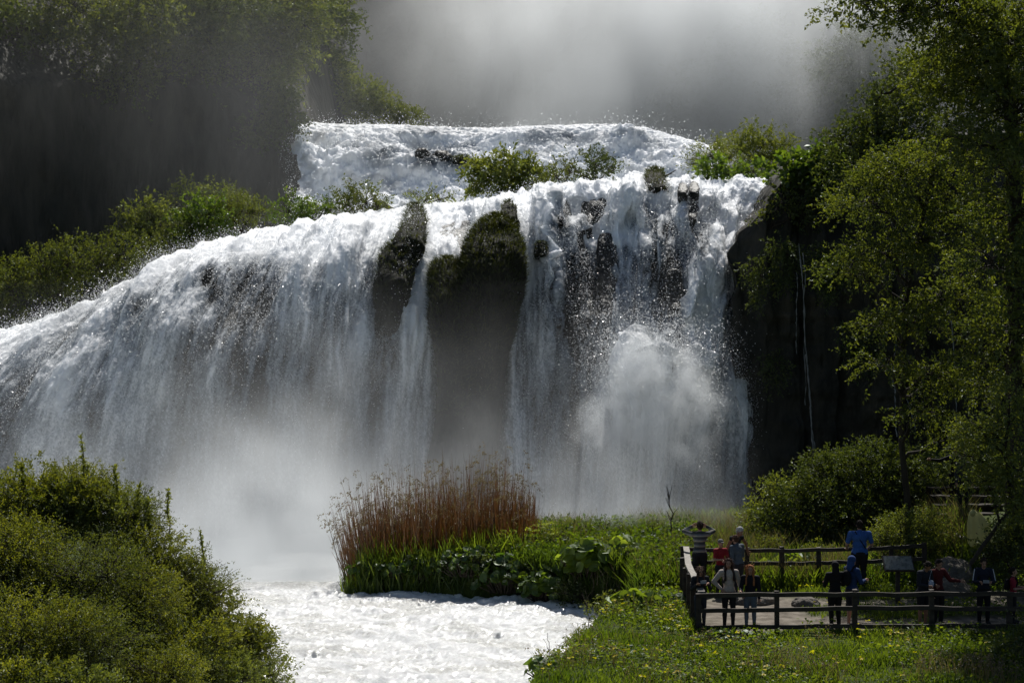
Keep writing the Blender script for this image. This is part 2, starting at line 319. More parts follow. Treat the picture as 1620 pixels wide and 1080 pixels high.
def main_fall():
    nu,nt_=1250,760
    us=np.linspace(-140,1243,nu); ts=np.concatenate([np.linspace(-.35,0,90,endpoint=False), np.linspace(0,1,nt_-90)**1.12])
    U,T=np.meshgrid(us,ts,indexing='ij')
    X,Y,Z,px,py=fall_surface(U,T)
    P=np.stack([X,Y,Z],-1)
    du=np.gradient(P,axis=0); dt=np.gradient(P,axis=1); n=np.cross(dt,du); n/=np.linalg.norm(n,axis=-1,keepdims=True)+1e-9
    n[n[...,1]>0.3]*=-1
    q=T*26
    warp=(fbm(U*.02,T*4,0*U,2,70)-.5)*10
    st=fbm((U+warp)*.085,q*.30,0*U,4,71)           # streaks along the flow
    cl=fbm((U+warp)*.055,q*.40,0*U,4,72,.6)
    fo=fbm((U+warp*2)*.024,q*.10+U*.004,0*U,3,78)  # broad folds       # clumps drawn out along the flow
    fi=fbm((U+warp*.5)*.24,q*1.5,0*U,3,73,.75)
    up=sst(.40,.05,T); flat=sst(.03,-.05,T)
    right=sst(800,880,px)
    d=(st-.5)*.85*(1-.5*flat)+(cl-.5)*(.45+.20*up)*(1-.5*flat)+(fi-.5)*(.15+.03*up)+(fo-.5)*2.0*sst(.02,.2,T)
    d+=(fbm(X*1.1,Y*1.1,Z*1.1,4,172,.6)-.5)*.38*up*right
    ro=np.exp(-((px-1035)/95)**2-((py-598)/78)**2)
    d+= ro*((fbm(X*.8,Y*.8,Z*.8,4,74,.5)-.4)*2.6)
    P=P+n*d[...,None]
    px,py=proj(P[...,0],P[...,1],P[...,2])
    FALL_GRID[0]=(px[::5,::4].ravel(),py[::5,::4].ravel(),P[::5,::4,1].ravel())
    base=.08+.45*sst(.10,.42,T)+.05*sst(.6,1,T)-.10*right*sst(.5,.1,T)  # greyer down the fall: thinner water plus shade put into the foam colour
    big=fbm((U+warp)*.016,q*.10,0*U,3,77)
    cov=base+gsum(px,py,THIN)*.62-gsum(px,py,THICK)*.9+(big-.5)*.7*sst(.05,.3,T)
    cov=np.where(T<.02, np.minimum(cov,.16), cov); cov=np.clip(cov,0,1.1)
    grain=rng.random(U.shape).astype(np.float32)
    gr=np.zeros_like(grain)                        # short vertical grain
    for k,wt in ((-1,.6),(0,1),(1,.6)): gr+=wt*np.roll(grain,k,1)
    gr=(gr/2.2-.5)*2.0
    s1=fbm((U+warp)*.22,q*.50,0*U,3,75)-.5
    s2=fbm((U+warp)*.55,q*1.6,0*U,2,76)-.5
    val=cov-(1.3*(fo-.5)*sst(.05,.25,T)+.80*s1+.75*(st-.5)+.6*(cl-.5)+.40*s2)*(.35+.75*sst(.05,.3,cov))*(1-.5*sst(.45,.85,T))-gr*.26*sst(.05,.4,cov)
    thin=np.clip(val,0,1)
    hole=(val>.90)
    Fc=grid_faces(nu,len(ts)); h=hole.reshape(-1)
    keep=~(h[Fc[:,0]]&h[Fc[:,1]] | h[Fc[:,2]]&h[Fc[:,3]])
    Fc=Fc[keep]
    used=np.zeros(nu*len(ts),bool); used[Fc.ravel()]=True; idx=np.cumsum(used)-1
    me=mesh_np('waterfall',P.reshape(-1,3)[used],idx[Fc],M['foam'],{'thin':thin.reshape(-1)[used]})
    wf=tag(link(me,'waterfall'),'broad white waterfall pouring over a rounded rock dome', kind='structure')
    # dark rock under the water
    us=np.linspace(-140,1250,420); ts=np.linspace(-.35,1.02,260); U2,T2=np.meshgrid(us,ts,indexing='ij')
    X2,Y2,Z2,_,_=fall_surface(U2,T2,back=.75)
    r=(fbm(X2*.8,Y2*.8,Z2*.5,4,80)-.5)*.9
    me=mesh_np('rock_bed',np.stack([X2,Y2-r*.8,Z2+r*.3],-1).reshape(-1,3),grid_faces(420,260),M['rock_wet'])
    tag(link(me,'rock_bed'),'dark wet rock showing through the falling water', kind='structure')
    # flying droplets
    w=(sst(.08,.22,T)*(1-.75*sst(.45,.8,T))+.03*sst(.03,.08,T))*(.25+st)+ro*4*sst(520,560,py); w=w.reshape(-1); w/=w.sum()
    K=210000; ii=rng.choice(len(w),K,p=w); C=P.reshape(-1,3)[ii]+n.reshape(-1,3)[ii]*(rng.exponential(.22,K)+.03)[:,None]
    C+=rng.normal(0,.10,C.shape); rr=ro.reshape(-1)[ii]>.25
    C[rr]+=np.stack([rng.normal(0,.45,rr.sum()),-rng.exponential(.6,rr.sum()),rng.normal(.25,.5,rr.sum())],-1)
    me=drops('spray',C,.008,.024,M['spray'])
    link(me,'spray',wf)
    PF=np.array(BURST); K=60000; b=rng.integers(0,len(PF),K); a=rng.normal(0,.62,(K,3))*PF[b,3:4]*np.array([1,.8,1]); C=PF[b,:3]+a
    k=vnoise(C[:,0]*2.6,C[:,1]*2.6,C[:,2]*2.6,88)+.6*vnoise(C[:,0]*6,C[:,1]*6,C[:,2]*6,89)>.86; C=C[k]
    link(drops('spray',C,.006,.018,M['spray']),'spray',wf)
def drops(name,C,s0,s1,mat):
    K=len(C); s=(s0+(s1-s0)*rng.random(K)**2.5)[:,None]
    A=rng.normal(0,1,(K,3)); A/=np.linalg.norm(A,axis=1,keepdims=True); B=np.cross(A,rng.normal(0,1,(K,3))); B/=np.linalg.norm(B,axis=1,keepdims=True)
    V=np.stack([C+A*s*1.4,C+B*s,C-A*s*1.4,C-B*s],1).reshape(-1,3)
    return mesh_np(name,V,np.arange(K*4).reshape(-1,4),mat,{'thin':np.zeros(K*4)},smooth=False)
main_fall()

# ---------------------------------------------------------------- upper cascade
UPL=np.array([(440,200,101,455,350,90),(470,194,102,470,348,89),(560,196,102.5,560,345,88),(640,198,103,640,345,88),(760,202,103,750,340,88),(860,198,103,850,335,88),(960,196,103,950,330,88),(1020,200,103,1010,320,88),(1070,214,102,1060,315,88),(1110,226,101,1110,310,88),(1190,250,99,1190,305,88)],float)
def cascade():
    nu,nv=700,300
    us=np.linspace(445,1180,nu); ts=np.linspace(-.12,1,nv); U,T=np.meshgrid(us,ts,indexing='ij')
    g=[np.interp(U,UPL[:,0],UPL[:,j]) for j in range(1,6)]
    t=np.clip(T,0,1); up=np.minimum(T,0)
    Y=g[1]+(g[4]-g[1])*t-up*60
    px=U+(g[2]-U)*t; py=g[0]+(g[3]-g[0])*t**1.15
    X=(px-810)/F*Y; Z=CAMZ+(HZ-py)/F*Y; Z=np.where(T<0, CAMZ+(HZ-g[0])/F*g[1]-.1+up*4, Z)
    st=(fbm(U*.018,T*6,0*U,3,90)-.5); lump=(fbm(X*.42,Y*.42,Z*.42,4,91,.6)-.5); fi=fbm(X*3,Y*3,Z*3,3,92,.65)-.5
    steps=np.sin(T*11+6*fbm(U*.008,0*U,0*U,2,93))*.40*sst(.05,.25,T)
    amp=sst(.0,.28,T)*sst(445,500,U)*sst(1180,1120,U)+.06
    Z=Z+amp*(2.0*lump+.9*steps)+.42*fi*(.25+amp)+.5*st*amp; Y=Y-amp*(2.2*lump+1.2*steps)-.3*fi
    pxx,pyy=proj(X,Y,Z)
    thin=np.clip(sst(.5,.3,fbm(X*.9,Y*.5,Z*.9,4,94))*.32+gsum(pxx,pyy,[(600,245,28,22,.6),(690,250,40,14,.8),(900,220,60,10,.4),(690,208,70,6,.3),(1030,225,30,14,.3)]),0,.85)
    edge=np.minimum((U-446)/42,(1178-U)/70)-1.25*(fbm(U*.05,T*9,0*U,4,96)-.12)
    hh=(edge<0).reshape(-1); Fc=grid_faces(nu,nv); Fc=Fc[~hh[Fc].any(1)]
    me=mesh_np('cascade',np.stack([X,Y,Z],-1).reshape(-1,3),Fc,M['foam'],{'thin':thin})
    ca=tag(link(me,'cascade'),'upper white cascade tumbling in steps behind the main falls', kind='structure')
    K=26000; ii=rng.integers(0,nu*nv,K); C=np.stack([X,Y,Z],-1).reshape(-1,3)[ii]+np.stack([rng.normal(0,.2,K),-rng.exponential(.3,K),rng.exponential(.25,K)],-1)
    link(drops('spray',C,.012,.04,M['spray']),'spray',ca)
cascade()

# ---------------------------------------------------------------- cliffs and hillside
def wall_mesh(name,label,PX,PYtop,Yw,zb,back,rise,mat,seed,amp=1.4,nu=300,nv=160):
    """rock wall following pixel columns PX at depth Yw, from zb up to row PYtop, then a slope rising away behind"""
    u=np.linspace(PX[0],PX[-1],nu); yw=np.interp(u,PX,Yw); zt=CAMZ+(HZ-np.interp(u,PX,PYtop))/F*yw
    v=np.linspace(0,2,nv); U,V=np.meshgrid(u,v,indexing='ij'); YW=yw[:,None]+0*V; ZT=zt[:,None]+0*V
    v1=np.clip(V,0,1); v2=np.clip(V-1,0,1)
    Y=YW+v2*back+1.2*v1**3; Z=zb+(ZT-zb)*v1+rise*v2; X=(U-810)/F*YW*(1+v2*back/YW*.6)
    r=(fbm(X*.22,Z*.16,Y*.1,5,seed,.55)-.5)*2; r2=(fbm(X*.7,Z*.25,Y*.3,4,seed+3)-.5)
    Y=Y-(r*amp*1.5+r2*amp)*(1-.3*v2); Z=Z+r*amp*v2*2
    me=mesh_np(name,np.stack([X,Y,Z],-1).reshape(-1,3),grid_faces(nu,nv),mat)
    return tag(link(me,name),label,kind='structure')
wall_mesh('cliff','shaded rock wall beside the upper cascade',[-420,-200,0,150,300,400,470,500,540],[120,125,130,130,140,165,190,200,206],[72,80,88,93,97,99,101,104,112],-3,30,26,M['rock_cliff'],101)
wall_mesh('hillside','misty wooded slope behind the cascade',[-400,200,500,800,1100,1400,1700,2100],[250,240,215,205,210,215,200,190],[150,140,136,134,132,130,124,118],0,40,62,M['hill'],111,amp=3.0,nu=240,nv=120)
def right_cliff():
    nu,nv=330,220
    k=np.concatenate([-np.linspace(0,1,60)[::-1]*40,np.linspace(0,1,nu-60)[1:]**1.3*1000,[1010]])
    v=np.linspace(0,1.6,nv); K,V=np.meshgrid(k,v,indexing='ij')
    z0=-1.5; Y0=69.9-K.clip(0)*.0065
    zt=13.3+1.4*sst(60,260,K)
    v1=np.clip(V,0,1); v2=np.clip(V-1,0,1)
    Z=z0+(zt-z0)*v1
    py=HZ-F*(Z-CAMZ)/69.9
    edge=np.interp(py,[255,290,340,400,480,560,650,760,860],[1262,1240,1205,1174,1162,1167,1178,1192,1192])
    Y=Y0+np.where(K<0,(-K)**1.15*.16,0)+v2*16+2.2*v1**4
    X=(edge+K.clip(0)+np.minimum(K,0)*-.12-810)/F*69.9*(1+v2*.2)
    Z=Z+v2*1.5
    r=(fbm(X*.3,Z*.14,Y*.1,5,121,.6)-.5); r2=fbm(X*1.3,Z*.22,Y*.3,4,124)-.5
    r3=fbm(X*.35,Z*1.3,Y*.3,4,129)-.5; Y=Y-r*2.8-r2*1.8-r3*1.0; X=X+r2*1.1+(fbm(Z*.8,Y*.5,0*Z,3,127)-.5)*1.0*sst(40,0,K)
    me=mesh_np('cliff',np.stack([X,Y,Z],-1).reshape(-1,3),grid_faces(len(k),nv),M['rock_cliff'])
    tag(link(me,'cliff'),'dark overhanging cliff right of the main falls',kind='structure')
    # thin threads of water running down the dark face
    m=foam_mat('thin_water',base=(.30,.33,.36),trans=.2,gloss=.1)
    for j,(label,strands) in enumerate([('thin trickle of water down the dark cliff right of the falls',[(1262,385,1285,720,.055),(1268,400,1278,640,.035),(1274,560,1290,735,.05),(1259,430,1263,560,.03)]),
                           ('faint trickle forking behind the branches of the big right hand trees',[(1414,600,1416,690,.05),(1424,610,1440,680,.05),(1430,420,1420,610,.04),(1500,470,1510,760,.05)])]):
        g=Geo()
        for (a,b,c,d,wd) in strands:
            n=40; s=np.linspace(0,1,n); px=a+(c-a)*s+np.cumsum(rng.normal(0,.5,n)); py=b+(d-b)*s
            Yc=68.9-(px-1180)*.0065-1.5
            P=np.stack([(px-810)/F*Yc,Yc,CAMZ+(HZ-py)/F*Yc],1); P[:,1]-=.2
            tube(g,P,wd*.6*rng.uniform(.1,1.3,n),5)
        me=g.mesh('trickle',m); a_=me.attributes.new('thin','FLOAT','POINT'); a_.data.foreach_set('value',np.full(len(me.vertices),.72,np.float32))
        tag(link(me,'water_trickle'),label,kind='structure')
right_cliff()

# ---------------------------------------------------------------- foliage
def unit(A): return A/(np.linalg.norm(A,axis=-1,keepdims=True)+1e-9)
def leaf_geo(P,D,L,aspect=.45,up=.5,r=None):
    r = rng if r is None else r
    n=len(P); Nn=unit(r.normal(0,1,(n,3))+np.array([0,0,up])); S=unit(np.cross(D,Nn)); Nn=np.cross(S,D)
    L=np.broadcast_to(L,(n,))[:,None]*r.uniform(.6,1.25,(n,1)); wv=L*aspect*.5
    V=np.stack([P,P+D*L*.45+S*wv+Nn*L*.10,P+D*L-Nn*L*.08,P+D*L*.45-S*wv+Nn*L*.10],1).reshape(-1,3)
    return V
def spray_leaves(O,D,LN,n_per,L,aspect=.45,droop=.15,out=.8,up=.5):
    n=len(O); o=np.repeat(O,n_per,0); d=np.repeat(D,n_per,0); ln=np.repeat(np.broadcast_to(LN,(n,)),n_per)[:,None]
    t=rng.random((len(o),1))**.8
    P=o+d*ln*t+np.array([0,0,-1])*droop*ln*t*t+rng.normal(0,.5,(len(o),3))*L*.5
    dd=unit(d*.55+rng.normal(0,1,(len(o),3))*out*.75+np.array([0,0,-.12]))
    tone=np.repeat(rng.random(n)*.55,n_per)+rng.random(len(o))*.45
    return leaf_geo(P,dd,L,aspect,up), np.repeat(tone,4)
def lobe_twigs(c,r,n,flat=.0,inner=.25,updir=.2,seed=0):
    d=unit(rng.normal(0,1,(n,3))); c=np.asarray(c,float); r=np.broadcast_to(np.asarray(r,float),(3,))
    lump=.62+.65*vnoise(d[:,0]*2.2+c[0],d[:,1]*2.2+c[1],d[:,2]*2.2+c[2],seed)   # uneven outline
    rad=np.where(rng.random(n)<inner, rng.random(n)*.75, .62+.38*rng.random(n))*lump
    O=c+d*r*rad[:,None]*.86
    D=unit(d*np.array([1,1,1-flat])+rng.normal(0,.45,(n,3))+np.array([0,0,updir]))
    return O,D
def leafmesh(name,chunks,mat):
    V=np.concatenate([c[0] for c in chunks]); t=np.concatenate([c[1] for c in chunks])
    return mesh_np(name,V,np.arange(len(V)).reshape(-1,4),mat,{'rnd':np.clip(t,0,1)},smooth=False)
def curve(a,b,sag=.0,n=6,jit=.05):
    s=np.linspace(0,1,n)[:,None]; a=np.asarray(a,float); b=np.asarray(b,float); l=np.linalg.norm(b-a)
    p=a+(b-a)*s; p[:,2]+=sag*l*np.sin(s[:,0]*math.pi); p[1:-1]+=rng.normal(0,jit*l,(n-2,3)); return p
def bush(name,label,cat,base,lobes,mat,leaf=.1,twigs=160,n_per=12,tl=.5,aspect=.45,group=None,updir=.25,flat=0,inner=.3,stem_r=.03,droop=.15,out=.8,bare=0.0):
    """base: world point; lobes: (dx,dy,dz,rx,ry,rz) from the base"""
    base=np.asarray(base,float); o=thing(name,label,cat,base,0,group); ch=[]; g=Geo()
    for k,l in enumerate(lobes):
        c=np.array(l[:3],float); r=np.array(l[3:],float); nn=max(12,int(twigs*(r.mean()**2)))
        O,D=lobe_twigs(c,r,nn,flat,inner,updir,seed=k+int(abs(base[0])*7)%50)
        ok=O[:,2]>(-.35 if updir>=-.5 else -9); O=O[ok]; D=D[ok]
        ch.append(spray_leaves(O,D,tl*rng.uniform(.5,1.3,len(O)),n_per,leaf,aspect,droop,out))
        s0=np.zeros(3)
        tube(g,curve(s0,c+np.array([0,0,r[2]*.2]),.05,6),np.linspace(stem_r,stem_r*.4,6),5)
        for i in rng.choice(len(O),min(len(O),int(14+nn*.06)),replace=False):
            tube(g,curve(c*.9,O[i]+D[i]*tl*.9,.03,5,.04),np.linspace(stem_r*.45,stem_r*.12,5),4)
    link(leafmesh('foliage',ch,mat),'foliage',o); link(g.mesh('stems',M['twig']),'stems',o)
    return o
def auto_lobes(w,d,h,n,seed,zc=.5):
    r=np.random.default_rng(seed); out=[]
    for i in range(n):
        a=r.random()*6.283; q=r.random()**.5*.62
        s=r.uniform(.32,.55)
        zz=h*zc*(1-.55*q*q)*r.uniform(.55,1.25)
        out.append((math.cos(a)*q*w/2,math.sin(a)*q*d/2,zz,w/2*s,d/2*s,max(.22*h,h*s*.75)))
    return out
def broadleaf(name,label,cat,base,w,d,h,n,L,mat,group=None):
    """plants with big round leaves on stalks"""
    base=np.asarray(base,float); o=thing(name,label,cat,base,0,group); V=[];Fc=[];T=[];g=Geo();k=0
    u=np.array([-1,0,1]); 
    for i in range(n):
        a=rng.random()*6.283; q=rng.random()**.5
        p=np.array([math.cos(a)*q*w/2,math.sin(a)*q*d/2,0]); z=h*(.35+.65*rng.random())*(1-.5*q*q)
        nrm=unit(np.array([p[0]/w*1.2,p[1]/d*1.2-.15,.75])+rng.normal(0,.38,3)); s=unit(np.cross(nrm,rng.normal(0,1,3))); t=np.cross(nrm,s)
        l=L*rng.uniform(.5,1.2)*.5; c=p+np.array([0,0,z]); tone=rng.random()
        for iu in u:
            for iv in u:
                m_=1/math.sqrt(1+.75*iu*iu*iv*iv)*.98 if iu*iv else 1
                e=abs(iu)+abs(iv)
                V.append(c+s*iu*l*m_*rng.uniform(.85,1.1)+t*iv*l*m_*rng.uniform(.85,1.1)+nrm*l*(.22*(e>0)-.30*(iu==0 and iv==-1)+rng.normal(0,.06))); T.append(tone)
        q0=k*9
        Fc+=[(q0,q0+3,q0+4,q0+1),(q0+1,q0+4,q0+5,q0+2),(q0+3,q0+6,q0+7,q0+4),(q0+4,q0+7,q0+8,q0+5)]; k+=1
        if i%3==0: tube(g,curve(p*.5,c,.0,4),[.02,.016,.014,.012],4)
    link(mesh_np('leaves',V,Fc,mat,{'rnd':T},smooth=False),'leaves',o); link(g.mesh('stems',M['twig']),'stems',o); return o
def wpt(px,py,Y): return at(px,py,Y)
def screen_lobes(base,lst):
    """lobes given where they show: (column, row, depth, rx, ry, rz in metres) -> offsets from base"""
    return [tuple(at(a,b,Y)-np.asarray(base))+(rx,ry,rz) for (a,b,Y,rx,ry,rz) in lst]

# trees ---------------------------------------------------------------
def tree(name,label,base,trunk,lobes,mat,leaf,twigs,n_per,tl,rad=.25,group=None,flat=.5,updir=-.02,aspect=.5,inner=.3,limb_r=.06,cat='tree'):
    base=np.asarray(base,float); o=thing(name,label,cat,base,0,group)
    tr=np.asarray(trunk,float)-base; gt=Geo(); n=len(tr)*5
    s=np.linspace(0,len(tr)-1,n); tp=np.stack([np.interp(s,range(len(tr)),tr[:,j]) for j in range(3)],1); tp[1:-1]+=rng.normal(0,rad*.12,(n-2,3))
    tube(gt,tp,np.linspace(rad,rad*.35,n)*rng.uniform(.9,1.1,n),9); link(gt.mesh('trunk',M['bark']),'trunk',o)
    gb=Geo(); ch=[]
    for k,l in enumerate(lobes):
        c=np.array(l[:3])-base; r=np.array(l[3:],float); nn=max(14,int(twigs*(r.mean()**2)))
        O,D=lobe_twigs(c,r,nn,flat,inner,updir,seed=k)
        ch.append(spray_leaves(O,D,tl*rng.uniform(.5,1.4,len(O)),n_per,leaf,aspect,.2,.8))
        j=np.argmin(np.linalg.norm((tp-c)*np.array([1,1,.8])+np.array([0,0,.6]),axis=1)); st=tp[j]
        lim=curve(st,c,.08,8,.025); tube(gb,lim,np.linspace(limb_r*1.2,limb_r*.4,8),6)
        for i in rng.choice(len(O),min(len(O),int(10+nn*.10)),replace=False):
            tube(gb,curve(lim[rng.integers(4,8)],O[i]+D[i]*tl*.8,.04,6,.035),np.linspace(limb_r*.33,limb_r*.07,6),4)
    link(gb.mesh('branches',M['bark']),'branches',o); link(leafmesh('crown',ch,mat),'crown',o); return o
def L3(px,py,Y,r,ry=None,rz=None): return tuple(at(px,py,Y))+(r,ry or r,rz or r*.7)

def right_trees():
    b=np.array([13.55,46.0,.9])
    tree('broadleaf_tree','tall leafy tree with a dark thick trunk at the right edge of the picture',b,
      [b,at(1606,720,46),at(1602,520,46),at(1606,300,46.2),at(1590,100,46.3),at(1560,-60,46.5)],
      [L3(1560,50,46,1.9),L3(1490,20,45.5,1.5),L3(1420,18,45.5,.9),L3(1350,2,45.2,.7),L3(1430,-30,46,1.3),L3(1605,170,45,1.7),L3(1560,230,44.5,1.2),L3(1620,330,45.5,1.6),L3(1570,420,45.2,1.3),L3(1640,60,45,2),L3(1615,520,45.3,1.3),L3(1550,130,47,1.6),L3(1500,100,47.5,1.4),L3(1580,560,46.5,1.2)],
      M['leaf_tree'],.125,105,19,.75,rad=.28,limb_r=.07,flat=.6,inner=.15)
    b=np.array([11.9,51.0,.5])
    tree('spreading_tree','many stemmed leafy tree with low drooping boughs beside the dark cliff',b,
      [b,at(1425,700,51),at(1432,480,51),at(1470,300,51.3),at(1500,190,51.5)],
      [L3(1480,250,51,1.90,1.70,0.78),L3(1420,270,51,1.57,1.40,0.64),L3(1370,320,51,1.46,1.30,0.60),L3(1395,400,50.5,1.57,1.40,0.64),L3(1345,425,50.5,1.01,0.90,0.41),L3(1460,380,50.5,1.68,1.50,0.69),L3(1440,500,50.2,1.46,1.30,0.60),L3(1395,570,50,0.84,0.75,0.35),L3(1480,590,50,1.23,1.10,0.51),L3(1510,470,50.5,1.57,1.40,0.64),L3(1530,330,51,1.57,1.40,0.64),L3(1460,650,50,0.90,0.80,0.37),L3(1520,690,50,1.01,0.90,0.41),L3(1540,610,50,1.34,1.20,0.55),L3(1400,510,50.5,0.90,0.80,0.37)],
      M['leaf_tree'],.115,105,18,.75,rad=.11,limb_r=.05,flat=.8,inner=.2)
    b=np.array([16.2,66,3.5])
    tree('slender_tree','slim dark tree with an upright leading shoot rising from the cliff top',b,
      [b,at(1400,330,64),at(1390,230,64),at(1384,150,64)],
      [L3(1384,165,64,.55,.55,.9),L3(1365,205,64,.9),L3(1345,250,64,1.3),L3(1400,240,64,1.3),L3(1330,225,64.5,.7),L3(1430,200,65,1.5),L3(1460,130,65,1.8),L3(1385,290,63.5,1.6)],
      M['leaf_dark'],.16,120,12,.8,rad=.14,limb_r=.05,flat=.2,updir=.2)
    b=np.array([11.6,43.2,1.2])
    tree('young_tree','bright leafed young tree in the sun above the yellow poncho',b,
      [b,at(1600,800,43.2),at(1590,700,43)],
      [L3(1560,690,43,.75),L3(1600,660,43,.7),L3(1530,670,43,.4),L3(1600,740,43,.8),L3(1560,760,43,.6),L3(1625,800,43,.8),L3(1520,720,43,.35),L3(1610,610,43,.4)],
      M['leaf_pale'],.10,300,11,.45,rad=.06,limb_r=.03,flat=.4)
right_trees()
def outer_trees():
    for lab,x,y,h in [('leafy tree just beyond the right edge of the viewing platform',18.5,48.0,13),('leafy tree filling the wood right of the dark cliff',22.0,56.0,15)]:
        b=np.array([x,y,float(hz_([x],[y])[0])]); top=b+np.array([.3,0,h])
        tree('broadleaf_tree',lab,b,[b,b+np.array([.1,0,h*.5]),top],[(x+dx,y+dy,b[2]+h*f,r,r,r*.7) for dx,dy,f,r in [(-1.2,0,.45,1.7),(1.3,.3,.5,1.8),(-.8,-.4,.65,1.9),(.9,.4,.75,1.8),(0,0,.92,1.7),(.2,-1.2,.55,1.6),(0,-.6,.28,1.5)]],M['leaf_tree'],.14,60,16,.8,rad=.22,limb_r=.06,flat=.5,inner=.2)
outer_trees()
def far_trees():
    mats=M['leaf_dark']
    spec=[('dark tree hanging over the top left corner of the cliff',-30,30,93,[(-40,20,2.6),(40,60,2.2),(-60,110,2.4)]),
      ('dark leafy tree with a lit drooping bough on the left cliff',150,60,95,[(120,10,2.6),(190,60,2.4),(170,130,1.3),(230,20,2.2)]),
      ('tree whose pale lit bough hangs halfway down the left cliff',205,130,95,[(205,118,1.3),(225,105,.9),(180,135,.9)]),
      ('broad dusky tree in the middle of the left cliff top',300,50,98,[(270,20,2.6),(330,60,2.4),(300,110,1.6),(360,10,2.4)]),
      ('hazy tree leaning out over the mist at the right end of the left cliff',500,60,114,[(490,20,2.2),(520,60,1.7),(500,105,1.8),(535,20,1.4),(480,140,1.5)]),
      ('taller tree at the right end of the left cliff reaching into the mist',430,50,102,[(400,30,2.8),(440,80,2.2),(460,15,2.2),(480,40,1.5),(425,130,1.7),(405,90,2)])]
    for i,(lab,px,py,Y,lb) in enumerate(spec):
        b=at(px,py+90,Y+2.5)
        tree('cliff_tree',lab,b,[b,at(px,py+20,Y+2),at(px+6,py-60,Y+1.5)],[L3(a,c,Y+rng.uniform(-.6,.6),r*1.15) for a,c,r in lb],M['leaf_ridge'] if 'lit' in lab or 'taller' in lab else mats,.24,46,13,1.3,rad=.2,group='trees on the left cliff',flat=.3,limb_r=.08)  # lit and taller trees take a paler leaf, sunlight put into its colour
far_trees()
def cliff_shrubs():
    for lab,px,py,Y,r,mt in [('dark shrub clinging low on the left cliff at the frame edge',30,250,86,1.5,'leaf_dark'),('shrub hanging from the left cliff under the corner tree',90,185,90,1.8,'leaf_dark'),('pale tufted shrub on a ledge in the middle of the left cliff',260,195,94,1.4,'leaf_ridge'),('dark hanging shrub right of the pale tufted one on the cliff',340,165,97,1.6,'leaf_dark'),('small shrub on the bare part of the left cliff',170,255,90,1.1,'leaf_dark'),('drooping shrub on the cliff beside the fringed bush',385,240,98,1.3,'leaf_ridge'),('faint shrub low on the cliff behind the ridge',285,290,93,1.2,'leaf_dark')]:
        Y-=3.6
        b=at(px,py+20,Y); bush('shrub',lab,'shrub',b,screen_lobes(b,[(px-14,py,Y,r,r*.7,r*.6),(px+16,py+12,Y,r*.8,r*.7,r*.8),(px,py+40,Y-.3,r*.6,r*.6,r*.7)]),M[mt],.2,60,12,1.0,group='shrubs hanging on the left cliff',updir=-.1,droop=.3)
